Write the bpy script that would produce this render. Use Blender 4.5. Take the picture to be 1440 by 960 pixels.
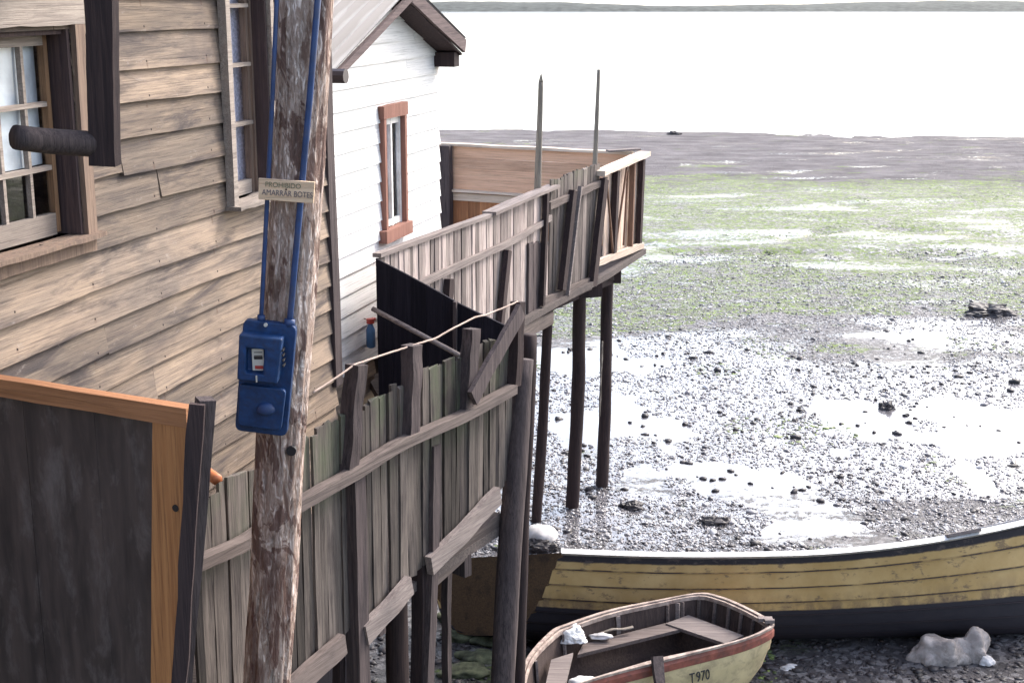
import bpy, math, random
import numpy as np
from mathutils import Vector, Matrix, noise as mnoise
random.seed(7); rng = np.random.default_rng(7)
sc = bpy.context.scene
for o in list(bpy.data.objects): bpy.data.objects.remove(o)
R = math.radians
# ------------------------------------------------------------------ camera, sky, sun, exposure
CAMZ = 6.0; TH = math.atan(0.25); FOC = 2000.0
cd = bpy.data.cameras.new('camera'); cam = bpy.data.objects.new('camera', cd); sc.collection.objects.link(cam)
cam.location = (0, 0, CAMZ); cam.rotation_euler = (math.pi/2 - TH, 0, 0)
cd.lens = 50.0; cd.sensor_width = 36.0; cd.clip_end = 9000; cd.clip_start = 0.05
sc.camera = cam
SUN_AZ, SUN_EL = 48.0, 40.0           # azimuth clockwise from +Y, elevation
w = bpy.data.worlds.new('World'); sc.world = w; w.use_nodes = True
nt = w.node_tree; bg = nt.nodes['Background']
sky = nt.nodes.new('ShaderNodeTexSky'); sky.sky_type = 'NISHITA'; sky.sun_disc = False
sky.sun_elevation = R(SUN_EL); sky.sun_rotation = R(SUN_AZ); sky.dust_density = 3.6; sky.air_density = 1.0; sky.ozone_density = 1.5
hs = nt.nodes.new('ShaderNodeHueSaturation'); hs.inputs['Saturation'].default_value = 0.8; nt.links.new(sky.outputs[0], hs.inputs['Color']); nt.links.new(hs.outputs[0], bg.inputs[0]); bg.inputs[1].default_value = 0.15
sd = bpy.data.lights.new('sun', 'SUN'); sd.energy = 1.2; sd.angle = R(14); sd.color = (1.0, 0.95, 0.89)
so = bpy.data.objects.new('sun', sd); sc.collection.objects.link(so)
sv = Vector((math.sin(R(SUN_AZ))*math.cos(R(SUN_EL)), math.cos(R(SUN_AZ))*math.cos(R(SUN_EL)), math.sin(R(SUN_EL))))
so.rotation_euler = sv.to_track_quat('Z', 'Y').to_euler(); so.location = (10, 10, 20)
sc.view_settings.view_transform = 'Standard'; sc.view_settings.look = 'None'
sc.view_settings.exposure = 1.62; sc.view_settings.gamma = 1.0
sc.render.resolution_x = 1024; sc.render.resolution_y = 682

# ------------------------------------------------------------------ measuring helpers (photo pixel -> point in the place)
def ray(px, py):
    u = (px-720)/FOC; v = (py-480)/FOC
    return Vector((u, math.cos(TH)-v*math.sin(TH), -math.sin(TH)-v*math.cos(TH)))
def PZ(px, py, z):
    d = ray(px, py); return Vector((0, 0, CAMZ)) + d*((z-CAMZ)/d.z)
def PY(px, py, Y):
    d = ray(px, py); return Vector((0, 0, CAMZ)) + d*(Y/d.y)
class Plane:
    """vertical plane: local X along d, local -Y outward (towards the bay / camera), Z up"""
    def __init__(s, a, b):
        s.o = Vector((a[0], a[1], 0)); d = Vector((b[0]-a[0], b[1]-a[1], 0)); s.d = d.normalized()
        s.n = Vector((s.d.y, -s.d.x, 0)); s.rz = math.atan2(s.d.y, s.d.x)
    def at(s, px, py, n=0.0):           # local coordinates of the pixel's hit on the plane pushed out by n
        d = ray(px, py); c = Vector((0, 0, CAMZ)); o = s.o + s.n*n
        t = (o-c).dot(s.n)/d.dot(s.n); p = c + d*t
        return Vector(((p-s.o).dot(s.d), -n, p.z))
    def W(s, l): return s.o + s.d*l[0] - s.n*l[1] + Vector((0, 0, l[2]))

# ------------------------------------------------------------------ mesh helpers
def nz(x, y=0.0, z=0.0): return mnoise.noise(Vector((x, y, z)))
class MB:
    def __init__(s): s.v = []; s.f = []; s.r = []; s.k = 0
    def add(s, vs, fs, rnd=None):
        b = len(s.v); s.v += [tuple(q) for q in vs]
        if rnd is None: rnd = random.random()
        for f in fs: s.f.append(tuple(i+b for i in f)); s.r.append(rnd)
    def box(s, c, size, rnd=None):
        x, y, z = c; a, b, h = size[0]/2, size[1]/2, size[2]/2
        vs = [(x-a,y-b,z-h),(x+a,y-b,z-h),(x+a,y+b,z-h),(x-a,y+b,z-h),(x-a,y-b,z+h),(x+a,y-b,z+h),(x+a,y+b,z+h),(x-a,y+b,z+h)]
        s.add(vs, [(0,3,2,1),(4,5,6,7),(0,1,5,4),(1,2,6,5),(2,3,7,6),(3,0,4,7)], rnd)
    def plank(s, p0, p1, w, t, side=Vector((0,1,0)), seg=8, jit=0.004, warp=0.0, w1=None, rnd=None, ragged=0.0, sag=0.0):
        """sawn board from p0 to p1; t measured along 'side', w across; wavy edges"""
        p0 = Vector(p0); p1 = Vector(p1); ax = (p1-p0); L = ax.length; ax.normalize()
        side = Vector(side); side = (side - ax*side.dot(ax)).normalized(); wd = ax.cross(side).normalized()
        if w1 is None: w1 = w
        ph = random.random()*100; vs = []
        for i in range(seg+1):
            u = i/seg; c = p0 + ax*(L*u) + side*(warp*nz(ph+u*2.3, 5.1)) + wd*(warp*nz(ph+u*1.7, 9.4)) - Vector((0,0,1))*sag*4*u*(1-u)
            ww = (w*(1-u)+w1*u)/2
            a = ww + jit*nz(ph+u*L*7, 1.3)*2; b = ww + jit*nz(ph+u*L*7, 7.7)*2
            e = 0
            for (q, k) in ((-a,-1),(b,-1),(b,1),(-a,1)):
                off = Vector()
                if ragged and i in (0, seg): off = ax*random.uniform(-ragged, ragged)
                vs.append(c + wd*q + side*(k*t/2) + off)
        fs = [(3,2,1,0)]
        for i in range(seg):
            b = i*4
            for j in range(4): fs.append((b+j, b+(j+1)%4, b+4+(j+1)%4, b+4+j))
        b = seg*4; fs.append((b, b+1, b+2, b+3))
        s.add(vs, fs, rnd)
    def log(s, p0, p1, r0, r1, seg=24, n=14, rough=0.05, bend=0.02, rnd=None):
        p0 = Vector(p0); p1 = Vector(p1); ax = p1-p0; L = ax.length; ax.normalize()
        a = ax.orthogonal().normalized(); b = ax.cross(a); ph = random.random()*50; vs = []
        for i in range(seg+1):
            u = i/seg; c = p0 + ax*(L*u) + a*(bend*nz(ph+u*2, 3)) + b*(bend*nz(ph+u*2, 8)); r = r0+(r1-r0)*u
            for j in range(n):
                th = 2*math.pi*j/n; k = 1+rough*nz(math.cos(th)*1.5+ph, math.sin(th)*1.5, u*L*2.2)*2
                vs.append(c + a*(math.cos(th)*r*k) + b*(math.sin(th)*r*k))
        fs = [tuple(reversed(range(n))), tuple(seg*n+j for j in range(n))]
        for i in range(seg):
            for j in range(n): fs.append((i*n+j, i*n+(j+1)%n, (i+1)*n+(j+1)%n, (i+1)*n+j))
        s.add(vs, fs, rnd)
    def tube(s, pts, r, n=8, rnd=None):
        pts = [Vector(p) for p in pts]; vs = []; up = Vector((0.13, 0.21, 0.97)); m = len(pts)
        for i, p in enumerate(pts):
            t = (pts[min(i+1, m-1)] - pts[max(i-1, 0)]).normalized(); a = t.cross(up).normalized(); b = t.cross(a)
            rr = r[i] if isinstance(r, (list, tuple)) else r
            for j in range(n): th = 2*math.pi*j/n; vs.append(p + a*(math.cos(th)*rr) + b*(math.sin(th)*rr))
        fs = [tuple(range(n)), tuple(reversed([(m-1)*n+j for j in range(n)]))]
        for i in range(m-1):
            for j in range(n): fs.append((i*n+(j+1)%n, i*n+j, (i+1)*n+j, (i+1)*n+(j+1)%n))
        s.add(vs, fs, rnd)
    def build(s, name, mat, parent=None, smooth=False, bevel=0.0):
        me = bpy.data.meshes.new(name); me.from_pydata(s.v, [], s.f)
        at = me.attributes.new('rnd', 'FLOAT', 'FACE'); at.data.foreach_set('value', s.r)
        me.materials.append(mat); me.validate(); me.update()
        if smooth: me.polygons.foreach_set('use_smooth', [True]*len(me.polygons))
        o = bpy.data.objects.new(name, me); sc.collection.objects.link(o)
        if parent: o.parent = parent
        if bevel:
            bv = o.modifiers.new('bevel', 'BEVEL'); bv.width = bevel; bv.segments = 2; bv.limit_method = 'ANGLE'
        return o
def tag(o, label=None, cat=None, group=None, kind=None):
    if label: o['label'] = label
    if cat: o['category'] = cat
    if group: o['group'] = group
    if kind: o['kind'] = kind
    return o
def thing(name, label, cat, loc=(0,0,0), rz=0.0, group=None):
    o = bpy.data.objects.new(name, None); sc.collection.objects.link(o); o.location = loc; o.rotation_euler = (0,0,rz); o.empty_display_size = 0.2
    return tag(o, label, cat, group)
def lin(r, g, b):
    f = lambda c: (c/255/12.92) if c/255 <= 0.04045 else ((c/255+0.055)/1.055)**2.4
    return (f(r), f(g), f(b), 1)

# ------------------------------------------------------------------ materials
class NT:
    def __init__(s, name):
        s.m = bpy.data.materials.new(name); s.m.use_nodes = True; s.t = s.m.node_tree; s.b = s.t.nodes['Principled BSDF']
    def n(s, typ, **kw):
        q = s.t.nodes.new(typ)
        for k, v in kw.items():
            if k.startswith('i_'): q.inputs[k[2:].replace('_', ' ')].default_value = v
            else: setattr(q, k, v)
        return q
    def l(s, a, b): s.t.links.new(a, b)
    def coord(s, scale=(1,1,1), loc=(0,0,0), kind='Object'):
        tc = s.n('ShaderNodeTexCoord'); mp = s.n('ShaderNodeMapping'); mp.inputs['Scale'].default_value = scale; mp.inputs['Location'].default_value = loc
        s.l(tc.outputs[kind], mp.inputs[0]); return mp.outputs[0]
    def noise(s, vec, scale, detail=5, rough=0.6, dist=0.0):
        q = s.n('ShaderNodeTexNoise'); q.inputs['Scale'].default_value = scale; q.inputs['Detail'].default_value = detail
        q.inputs['Roughness'].default_value = rough; q.inputs['Distortion'].default_value = dist; s.l(vec, q.inputs['Vector']); return q.outputs['Fac']
    def ramp(s, fac, stops):
        q = s.n('ShaderNodeValToRGB'); e = q.color_ramp.elements
        while len(e) < len(stops): e.new(0.5)
        for i, (p, c) in enumerate(stops):
            e[i].position = p; e[i].color = c if len(c) == 4 else (*c, 1)
        s.l(fac, q.inputs[0]); return q.outputs[0]
    def mix(s, fac, a, b, mode='MIX'):
        q = s.n('ShaderNodeMix', data_type='RGBA', blend_type=mode)
        for sk, val in ((q.inputs[0], fac), (q.inputs[6], a), (q.inputs[7], b)):
            if hasattr(val, 'is_linked') or isinstance(val, bpy.types.NodeSocket): s.l(val, sk)
            else: sk.default_value = val
        return q.outputs[2]
    def math(s, op, a, b=0.0, clamp=False):
        q = s.n('ShaderNodeMath', operation=op, use_clamp=clamp)
        for sk, val in ((q.inputs[0], a), (q.inputs[1], b)):
            if isinstance(val, bpy.types.NodeSocket): s.l(val, sk)
            else: sk.default_value = val
        return q.outputs[0]
    def bump(s, h, strength=0.5, dist=0.01):
        q = s.n('ShaderNodeBump'); q.inputs['Strength'].default_value = strength; q.inputs['Distance'].default_value = dist
        s.l(h, q.inputs['Height']); s.l(q.outputs[0], s.b.inputs['Normal'])
    def attr(s, name):
        q = s.n('ShaderNodeAttribute', attribute_name=name); return q.outputs['Fac']
G = lambda v: (v, v, v, 1)
def wood(name, light, dark, stain=(0.03,0.025,0.03,1), axis='Z', vary=0.5, stains=0.5, grain=1.0, rough=0.85, green=None, spec=0.3, extra=None):
    """weathered timber: fibres run along 'axis' of the object"""
    k = NT(name); sc_ = {'X': (1.2,30,30), 'Y': (30,1.2,30), 'Z': (30,30,1.2)}[axis]; s2 = {'X': (0.5,6,6), 'Y': (6,0.5,6), 'Z': (6,6,0.5)}[axis]
    rnd = k.attr('rnd')
    v0 = k.coord(); comb = k.n('ShaderNodeCombineXYZ'); k.l(k.math('MULTIPLY', rnd, 37.0), comb.inputs[0]); k.l(k.math('MULTIPLY', rnd, 91.0), comb.inputs[1]); k.l(k.math('MULTIPLY', rnd, 53.0), comb.inputs[2])
    def vec(sx):
        a = k.n('ShaderNodeVectorMath', operation='MULTIPLY'); k.l(v0, a.inputs[0]); a.inputs[1].default_value = sx
        b = k.n('ShaderNodeVectorMath', operation='ADD'); k.l(a.outputs[0], b.inputs[0]); k.l(comb.outputs[0], b.inputs[1]); return b.outputs[0]
    g1 = k.noise(vec(sc_), 2.2*grain, 6, 0.65, 0.6); g2 = k.noise(vec(s2), 1.6*grain, 4, 0.6, 0.3)
    g3 = k.noise(vec(tuple(c*(1.6 if c < 5 else 3.2) for c in sc_)), 2.2*grain, 5, 0.75, 0.3)
    base = k.mix(k.ramp(g1, [(0.34, G(0)), (0.62, G(1))]), dark, light)
    base = k.mix(k.ramp(g3, [(0.36, G(0.75)), (0.50, G(0))]), base, k.mix(0.55, dark, (0.01,0.008,0.01,1)))
    base = k.mix(k.ramp(g3, [(0.60, G(0)), (0.72, G(0.3))]), base, k.mix(1.0, light, (1.3,1.3,1.3,1), 'MULTIPLY'))
    base = k.mix(k.ramp(g2, [(0.35, G(0)), (0.7, G(0.55))]), base, k.mix(0.5, dark, light))
    br = k.math('ADD', k.math('MULTIPLY', rnd, vary), 1.0-vary*0.55)
    cc = k.n('ShaderNodeCombineColor'); k.l(br, cc.inputs[0]); k.l(br, cc.inputs[1]); k.l(br, cc.inputs[2])
    base = k.mix(1.0, base, cc.outputs[0], 'MULTIPLY')
    st = k.noise(vec({'X': (0.9,3,3), 'Y': (3,0.9,3), 'Z': (3,3,0.9)}[axis]), 1.3, 5, 0.62, 0.2)
    base = k.mix(k.math('MULTIPLY', k.ramp(st, [(0.52, G(0)), (0.70, G(1))]), stains), base, stain)
    if extra:      # mildew blotches and greyed patches
        mv = k.noise(k.coord((0.9,1,6.5)), 1.25, 7, 0.66, 0.6); base = k.mix(k.ramp(mv, [(0.50, G(0)), (0.64, G(0.85))]), base, (0.07,0.057,0.058,1))
        gv_ = k.noise(k.coord((0.7,1,2.2)), 1.1, 5, 0.6, 0.4); base = k.mix(k.ramp(gv_, [(0.42, G(0)), (0.58, G(0.85))]), base, k.mix(1.0, base, (0.60,0.64,0.72,1), 'MULTIPLY'))
        sp = k.n('ShaderNodeSeparateXYZ'); k.l(k.coord(), sp.inputs[0])
        def near_(val, per, off, wid):
            f = k.math('FRACT', k.math('ADD', k.math('DIVIDE', val, per), off)); return k.math('LESS_THAN', k.math('ABSOLUTE', k.math('SUBTRACT', f, 0.5)), wid)
        nail = k.math('MULTIPLY', near_(sp.outputs[0], 0.61, 0.27, 0.009), near_(sp.outputs[2], 0.168, 0.95, 0.030))
        rust = k.math('MULTIPLY', near_(sp.outputs[0], 0.61, 0.27, 0.013), k.math('MULTIPLY', k.ramp(k.noise(k.coord((2,2,9)), 2, 3, 0.5), [(0.5, G(0)), (0.6, G(1))]), near_(sp.outputs[2], 0.168, 1.13, 0.25)))
        base = k.mix(k.math('MULTIPLY', rust, 0.45), base, (0.10,0.055,0.04,1)); base = k.mix(nail, base, (0.03,0.02,0.02,1))
        pv = k.noise(k.coord((3,3,7)), 3.0, 6, 0.7, 0.3); base = k.mix(k.ramp(pv, [(0.62, G(0)), (0.72, G(0.35))]), base, (0.44,0.39,0.36,1))
    if green:
        gv = k.noise(k.coord((1,1,0.6)), 3.5, 4, 0.6); gf = k.ramp(gv, [(0.45, G(0)), (0.62, G(1))])
        sep = k.n('ShaderNodeSeparateXYZ'); k.l(k.coord(), sep.inputs[0])
        hz = k.n('ShaderNodeMapRange'); k.l(sep.outputs[2], hz.inputs[0]); hz.inputs[1].default_value = green[1]; hz.inputs[2].default_value = green[2]
        base = k.mix(k.math('MULTIPLY', k.math('MULTIPLY', gf, hz.outputs[0]), 0.6), base, green[0])
    k.l(base, k.b.inputs['Base Color']); k.b.inputs['Roughness'].default_value = rough; k.b.inputs['Specular IOR Level'].default_value = spec
    cr = k.ramp(g1, [(0.25, G(0)), (0.42, G(1))])
    k.bump(k.math('ADD', k.math('MULTIPLY', g3, 0.8), k.math('MULTIPLY', cr, 0.5)), 0.8, 0.005)
    return k.m
def plain(name, col, rough=0.6, metal=0.0, spec=0.5, var=0.25, vs=6.0, bump=0.0, bs=60, dirt=None, dfac=0.5, ds=3.0):
    k = NT(name); f = k.noise(k.coord(), vs, 5, 0.6); lo = tuple(c*(1-var) for c in col[:3])+(1,); hi = tuple(min(1, c*(1+var*0.5)) for c in col[:3])+(1,)
    c = k.mix(k.ramp(f, [(0.35, G(0)), (0.65, G(1))]), lo, hi)
    if dirt: c = k.mix(k.math('MULTIPLY', k.ramp(k.noise(k.coord(), ds, 7, 0.7, 0.5), [(0.48, G(0)), (0.62, G(1))]), dfac), c, dirt)
    k.l(c, k.b.inputs['Base Color']); k.b.inputs['Roughness'].default_value = rough; k.b.inputs['Metallic'].default_value = metal; k.b.inputs['Specular IOR Level'].default_value = spec
    if bump: k.bump(k.noise(k.coord(), bs, 4, 0.6), bump, 0.004)
    return k.m
M = {}
M['siding'] = wood('weathered_siding', (0.37,0.28,0.205,1), (0.20,0.152,0.12,1), (0.10,0.08,0.078,1), 'X', 0.6, 0.7, 0.7, extra=True)
M['grey_v'] = wood('grey_slats', (0.165,0.138,0.120,1), (0.048,0.038,0.036,1), (0.02,0.016,0.02,1), 'Z', 1.15, 0.8, 0.8, green=((0.10,0.125,0.07,1), 3.25, 3.7))
M['grey_far'] = wood('grey_far_slats', (0.24,0.20,0.18,1), (0.08,0.065,0.062,1), (0.03,0.025,0.028,1), 'Z', 1.0, 0.6, 0.8, green=((0.16,0.17,0.11,1), 4.05, 4.25))
M['brace'] = wood('brown_brace', (0.24,0.145,0.10,1), (0.13,0.075,0.055,1), axis='Z')
M['pale_v'] = wood('pale_slats', (0.50,0.42,0.385,1), (0.17,0.13,0.125,1), (0.06,0.045,0.05,1), 'Z', 1.0, 0.35, 0.9)
M['shade_v'] = wood('shade_slats', (0.02,0.018,0.026,1), (0.007,0.006,0.011,1), (0.01,0.01,0.014,1), 'Z', 0.6, 0.3, 0.9, spec=0.15)  # near-black carries shade on the descending fence and below the house
M['beam'] = wood('weathered_beam', (0.20,0.16,0.145,1), (0.09,0.07,0.065,1), (0.03,0.025,0.03,1), 'X', 0.4, 0.35, 0.8)
M['rail_pale'] = wood('pale_rail', (0.32,0.27,0.25,1), (0.15,0.12,0.115,1), (0.08,0.07,0.07,1), 'X', 0.3, 0.3, 0.8)
M['post'] = wood('grey_post', (0.12,0.092,0.09,1), (0.036,0.028,0.031,1), (0.02,0.017,0.025,1), 'Z', 0.5, 0.4, 0.8)
M['dark_post'] = wood('dark_post', (0.065,0.042,0.040,1), (0.022,0.015,0.018,1), (0.012,0.01,0.014,1), 'Z', 0.4, 0.4, 0.9)
M['orange_x'] = wood('new_pine_across', (0.46,0.22,0.11,1), (0.31,0.14,0.065,1), (0.13,0.06,0.04,1), 'X', 0.15, 0.35, 0.5)
M['orange_z'] = wood('new_pine_upright', (0.50,0.24,0.10,1), (0.34,0.145,0.06,1), (0.14,0.06,0.04,1), 'Z', 0.15, 0.3, 0.5)
M['brown_x'] = wood('cedar_boards_across', (0.74,0.49,0.35,1), (0.60,0.37,0.25,1), (0.18,0.09,0.06,1), 'X', 0.35, 0.3, 0.5)
M['brown_z'] = wood('cedar_boards_upright', (0.46,0.22,0.11,1), (0.32,0.14,0.07,1), (0.12,0.05,0.03,1), 'Z', 0.4, 0.3, 0.5)
M['new_z'] = wood('bleached_new_boards', (0.72,0.58,0.48,1), (0.50,0.36,0.28,1), (0.25,0.15,0.11,1), 'Z', 0.3, 0.25, 0.6)
M['new_x'] = wood('bleached_new_rail', (0.72,0.62,0.52,1), (0.50,0.38,0.30,1), (0.25,0.16,0.12,1), 'X', 0.3, 0.25, 0.6)
M['frame_tan'] = wood('tan_window_stile', (0.34,0.20,0.11,1), (0.22,0.125,0.07,1), axis='Z')
M['tall'] = wood('olive_grey_pole', (0.26,0.235,0.20,1), (0.12,0.105,0.09,1), axis='Z')
M['floor'] = wood('deck_floor', (0.16,0.13,0.12,1), (0.06,0.05,0.05,1), axis='X')
M['frame'] = wood('window_timber', (0.27,0.19,0.14,1), (0.14,0.10,0.085,1), (0.06,0.045,0.045,1), 'Z', 0.3, 0.35, 0.8)
M['frame_pale'] = wood('pale_window_timber', (0.42,0.36,0.31,1), (0.24,0.20,0.18,1), (0.08,0.07,0.07,1), 'X', 0.3, 0.35, 0.8)
M['jamb'] = wood('dark_window_reveal', (0.11,0.075,0.07,1), (0.05,0.035,0.04,1), (0.03,0.02,0.03,1), 'Z', 0.3, 0.4, 0.8)
M['white_siding'] = wood('white_painted_boards', (0.86,0.85,0.84,1), (0.80,0.79,0.78,1), (0.42,0.38,0.38,1), 'X', 0.06, 0.12, 0.5, rough=0.6)
M['red_trim'] = wood('red_brown_painted_trim', (0.33,0.165,0.125,1), (0.23,0.11,0.085,1), (0.14,0.06,0.045,1), 'Z', 0.2, 0.3, 0.6)
M['white_paint'] = plain('white_paint', (0.8,0.79,0.77,1), 0.5, dirt=(0.35,0.3,0.28,1), dfac=0.3)
M['barge'] = wood('greyed_bargeboard', (0.20,0.15,0.145,1), (0.09,0.065,0.07,1), (0.05,0.04,0.045,1), 'X', 0.3, 0.3, 0.8)
M['blue'] = plain('blue_enamel', (0.008,0.045,0.15,1), 0.5, 0.0, 0.4, 0.45, 14, 0.25, 60, dirt=(0.012,0.022,0.05,1), dfac=0.6, ds=14)
M['blue_pipe'] = plain('blue_conduit_paint', (0.02,0.055,0.17,1), 0.45, 0, 0.5, 0.3, 12, dirt=(0.09,0.08,0.09,1), dfac=0.3, ds=10)
M['dial'] = plain('meter_dial', (0.60,0.58,0.52,1), 0.5, var=0.1)
M['black'] = plain('black_paint', (0.012,0.012,0.016,1), 0.5)
M['red'] = plain('red_paint', (0.45,0.05,0.04,1), 0.5)
M['orange_plastic'] = plain('orange_plastic', (0.65,0.22,0.09,1), 0.5)
M['rope'] = plain('weathered_rope', (0.50,0.38,0.32,1), 0.9, bump=0.8, bs=120)
M['lace'] = plain('lace_curtain', (0.8,0.74,0.84,1), 0.9, vs=60, var=0.4)
M['cloth_w'] = plain('white_curtain', (0.85,0.87,0.9,1), 0.9, vs=4, var=0.3)
M['room'] = plain('unlit_room_black', (0.02,0.02,0.025,1), 0.9)  # near-black sheet colour stands in for the unlit room behind glass
M['sheet_iron'] = plain('galvanised_iron', (0.55,0.55,0.60,1), 0.45, 0.35, 0.5, 0.15, 5, dirt=(0.25,0.2,0.2,1), dfac=0.35, ds=4)
def ironm():
    k = NT('galvanised_iron_roof'); sp = k.n('ShaderNodeSeparateXYZ'); k.l(k.coord(), sp.inputs[0])
    wv = k.math('SINE', k.math('MULTIPLY', sp.outputs[1], 2*math.pi*40/4.54)); n1 = k.noise(k.coord((0.6,6,0.6)), 2.0, 5, 0.6)
    c = k.mix(k.ramp(k.math('ADD', k.math('MULTIPLY', wv, 0.3), n1), [(0.35, G(1)), (0.62, G(0))]), (0.25,0.25,0.26,1), (0.06,0.052,0.06,1))  # dark stripes paint the groove shading of the corrugation into the colour
    k.l(c, k.b.inputs['Base Color']); k.b.inputs['Roughness'].default_value = 0.6; return k.m
M['iron_roof'] = ironm()
M['gutter'] = plain('dark_gutter', (0.06,0.05,0.06,1), 0.5)
M['plastic_w'] = plain('white_plastic', (0.72,0.71,0.70,1), 0.45, var=0.12, dirt=(0.3,0.27,0.25,1), dfac=0.35, ds=8)
M['rock'] = plain('dark_wet_rock', (0.045,0.038,0.041,1), 0.55, spec=0.5, var=0.6, vs=9, bump=0.7, bs=30)
M['rock_pale'] = plain('pale_rock', (0.62,0.59,0.58,1), 0.7, var=0.3, vs=7, bump=0.4, bs=20)
M['sack'] = plain('grey_sackcloth', (0.44,0.38,0.35,1), 0.9, var=0.35, vs=8, bump=1.0, bs=90, dirt=(0.08,0.07,0.06,1), dfac=0.6, ds=5)
M['bottle_blue'] = plain('blue_plastic', (0.08,0.20,0.42,1), 0.3)
M['gold'] = plain('driftwood', (0.28,0.24,0.20,1), 0.9, var=0.5, vs=12, bump=0.7, bs=40)
M['iron'] = plain('rusty_iron', (0.09,0.05,0.04,1), 0.8)
M['ink'] = plain('faded_ink', (0.16,0.13,0.15,1), 0.8)
M['ink_green'] = plain('faded_green_ink', (0.19,0.19,0.12,1), 0.8)
M['ink_dark'] = plain('black_lettering', (0.03,0.03,0.035,1), 0.7)
M['signwood'] = wood('sign_board', (0.80,0.60,0.42,1), (0.66,0.46,0.31,1), (0.58,0.27,0.12,1), 'X', 0.1, 0.5, 0.5)
def glassm():
    k = NT('window_glass'); k.t.nodes.remove(k.b); out = k.t.nodes['Material Output']
    tr = k.n('ShaderNodeBsdfTransparent'); tr.inputs[0].default_value = (0.9,0.92,0.94,1); gl = k.n('ShaderNodeBsdfGlossy'); gl.inputs['Roughness'].default_value = 0.02
    geo = k.n('ShaderNodeNewGeometry'); iorv = k.math('ADD', 1.5, k.math('MULTIPLY', geo.outputs['Backfacing'], 0.0)); fr = k.n('ShaderNodeFresnel'); ms = k.n('ShaderNodeMixShader')
    ir = k.math('ADD', k.math('MULTIPLY', geo.outputs['Backfacing'], 1.5*1.5-1.0), 1.0); k.l(k.math('MULTIPLY', iorv, ir) if False else k.math('ADD', 1.5, k.math('MULTIPLY', geo.outputs['Backfacing'], 0.75)), fr.inputs[0])
    fac_ = k.math('MULTIPLY', fr.outputs[0], k.math('SUBTRACT', 1.0, geo.outputs['Backfacing'])); k.l(fac_, ms.inputs[0]); k.l(tr.outputs[0], ms.inputs[1]); k.l(gl.outputs[0], ms.inputs[2]); k.l(ms.outputs[0], out.inputs[0]); return k.m
M['glass'] = glassm()
def polewood():
    k = NT('stripped_pole_wood'); rnd = None
    v = k.coord((1,1,0.22)); a = k.noise(v, 46, 7, 0.75, 1.6); b = k.noise(v, 11, 6, 0.65, 1.2); c = k.noise(k.coord((1,1,0.45)), 5.5, 5, 0.6, 1.5)
    base = k.ramp(a, [(0.30, (0.20,0.12,0.095,1)), (0.40, (0.48,0.33,0.265,1)), (0.52, (0.66,0.51,0.44,1)), (0.64, (0.82,0.73,0.68,1))])
    base = k.mix(k.ramp(b, [(0.56, G(0)), (0.63, G(0.8))]), base, (0.23,0.14,0.11,1))
    base = k.mix(k.ramp(c, [(0.56, G(0)), (0.585, G(0.8))]), base, (0.17,0.09,0.075,1))
    sep = k.n('ShaderNodeSeparateXYZ'); k.l(k.coord(), sep.inputs[0]); mr = k.n('ShaderNodeMapRange'); k.l(sep.outputs[2], mr.inputs[0])
    mr.inputs[1].default_value = 4.15; mr.inputs[2].default_value = 3.4
    red = k.math('MULTIPLY', mr.outputs[0], k.ramp(k.noise(k.coord((1,1,0.3)), 7, 4, 0.6), [(0.46, G(0)), (0.6, G(1))]))
    base = k.mix(k.math('MULTIPLY', red, 0.7), base, (0.15,0.055,0.04,1))
    k.l(base, k.b.inputs['Base Color']); k.b.inputs['Roughness'].default_value = 0.8; k.b.inputs['Specular IOR Level'].default_value = 0.3
    h = k.math('ADD', k.math('MULTIPLY', k.ramp(a, [(0.35, G(0)), (0.55, G(1))]), 0.6), k.math('MULTIPLY', k.ramp(b, [(0.5, G(1)), (0.6, G(0))]), 0.8))
    k.bump(h, 1.0, 0.012); return k.m
M['pole'] = polewood()
def panelm():
    k = NT('dark_stained_plywood'); v = k.coord((5,5,0.7)); a = k.noise(v, 3.0, 5, 0.6, 0.3); b = k.noise(k.coord((2.2,2.2,0.9)), 3.3, 7, 0.7, 0.25)
    base = k.mix(k.ramp(a, [(0.35, G(0)), (0.7, G(1))]), (0.036,0.027,0.028,1), (0.095,0.070,0.066,1))
    base = k.mix(k.math('MULTIPLY', k.ramp(b, [(0.52, G(0)), (0.70, G(1))]), 0.75), base, (0.17,0.145,0.145,1))
    k.l(base, k.b.inputs['Base Color']); k.b.inputs['Roughness'].default_value = 0.6; k.bump(a, 0.3, 0.003); return k.m
M['panel'] = panelm()

# ------------------------------------------------------------------ SETTING: mud flat, bay, far spit
def vnoise(x, y, seed=0):
    xi = np.floor(x).astype(np.int64); yi = np.floor(y).astype(np.int64); xf = x-xi; yf = y-yi
    u = xf*xf*(3-2*xf); v = yf*yf*(3-2*yf)
    def h(a, b):
        n = (a*374761393 + b*668265263 + seed*982451653) & 0x7fffffff; n = ((n ^ (n >> 13))*1274126177) & 0x7fffffff
        return ((n ^ (n >> 16)) & 0xffff)/65535.0
    return (h(xi,yi)*(1-u)+h(xi+1,yi)*u)*(1-v) + (h(xi,yi+1)*(1-u)+h(xi+1,yi+1)*u)*v
def fbm(x, y, oct=4, seed=0):
    s = 0; a = 0.5
    for i in range(oct): s = s + a*vnoise(x*2**i, y*2**i, seed+i*7); a *= 0.5
    return s
def chan(x):       # the little creek winding through the flat
    return 33.2 + 0.9*np.sin(x*0.35+1.0) + 1.3*(fbm(x*0.25, x*0+3.3, 3, 5)-0.45)*2
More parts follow.
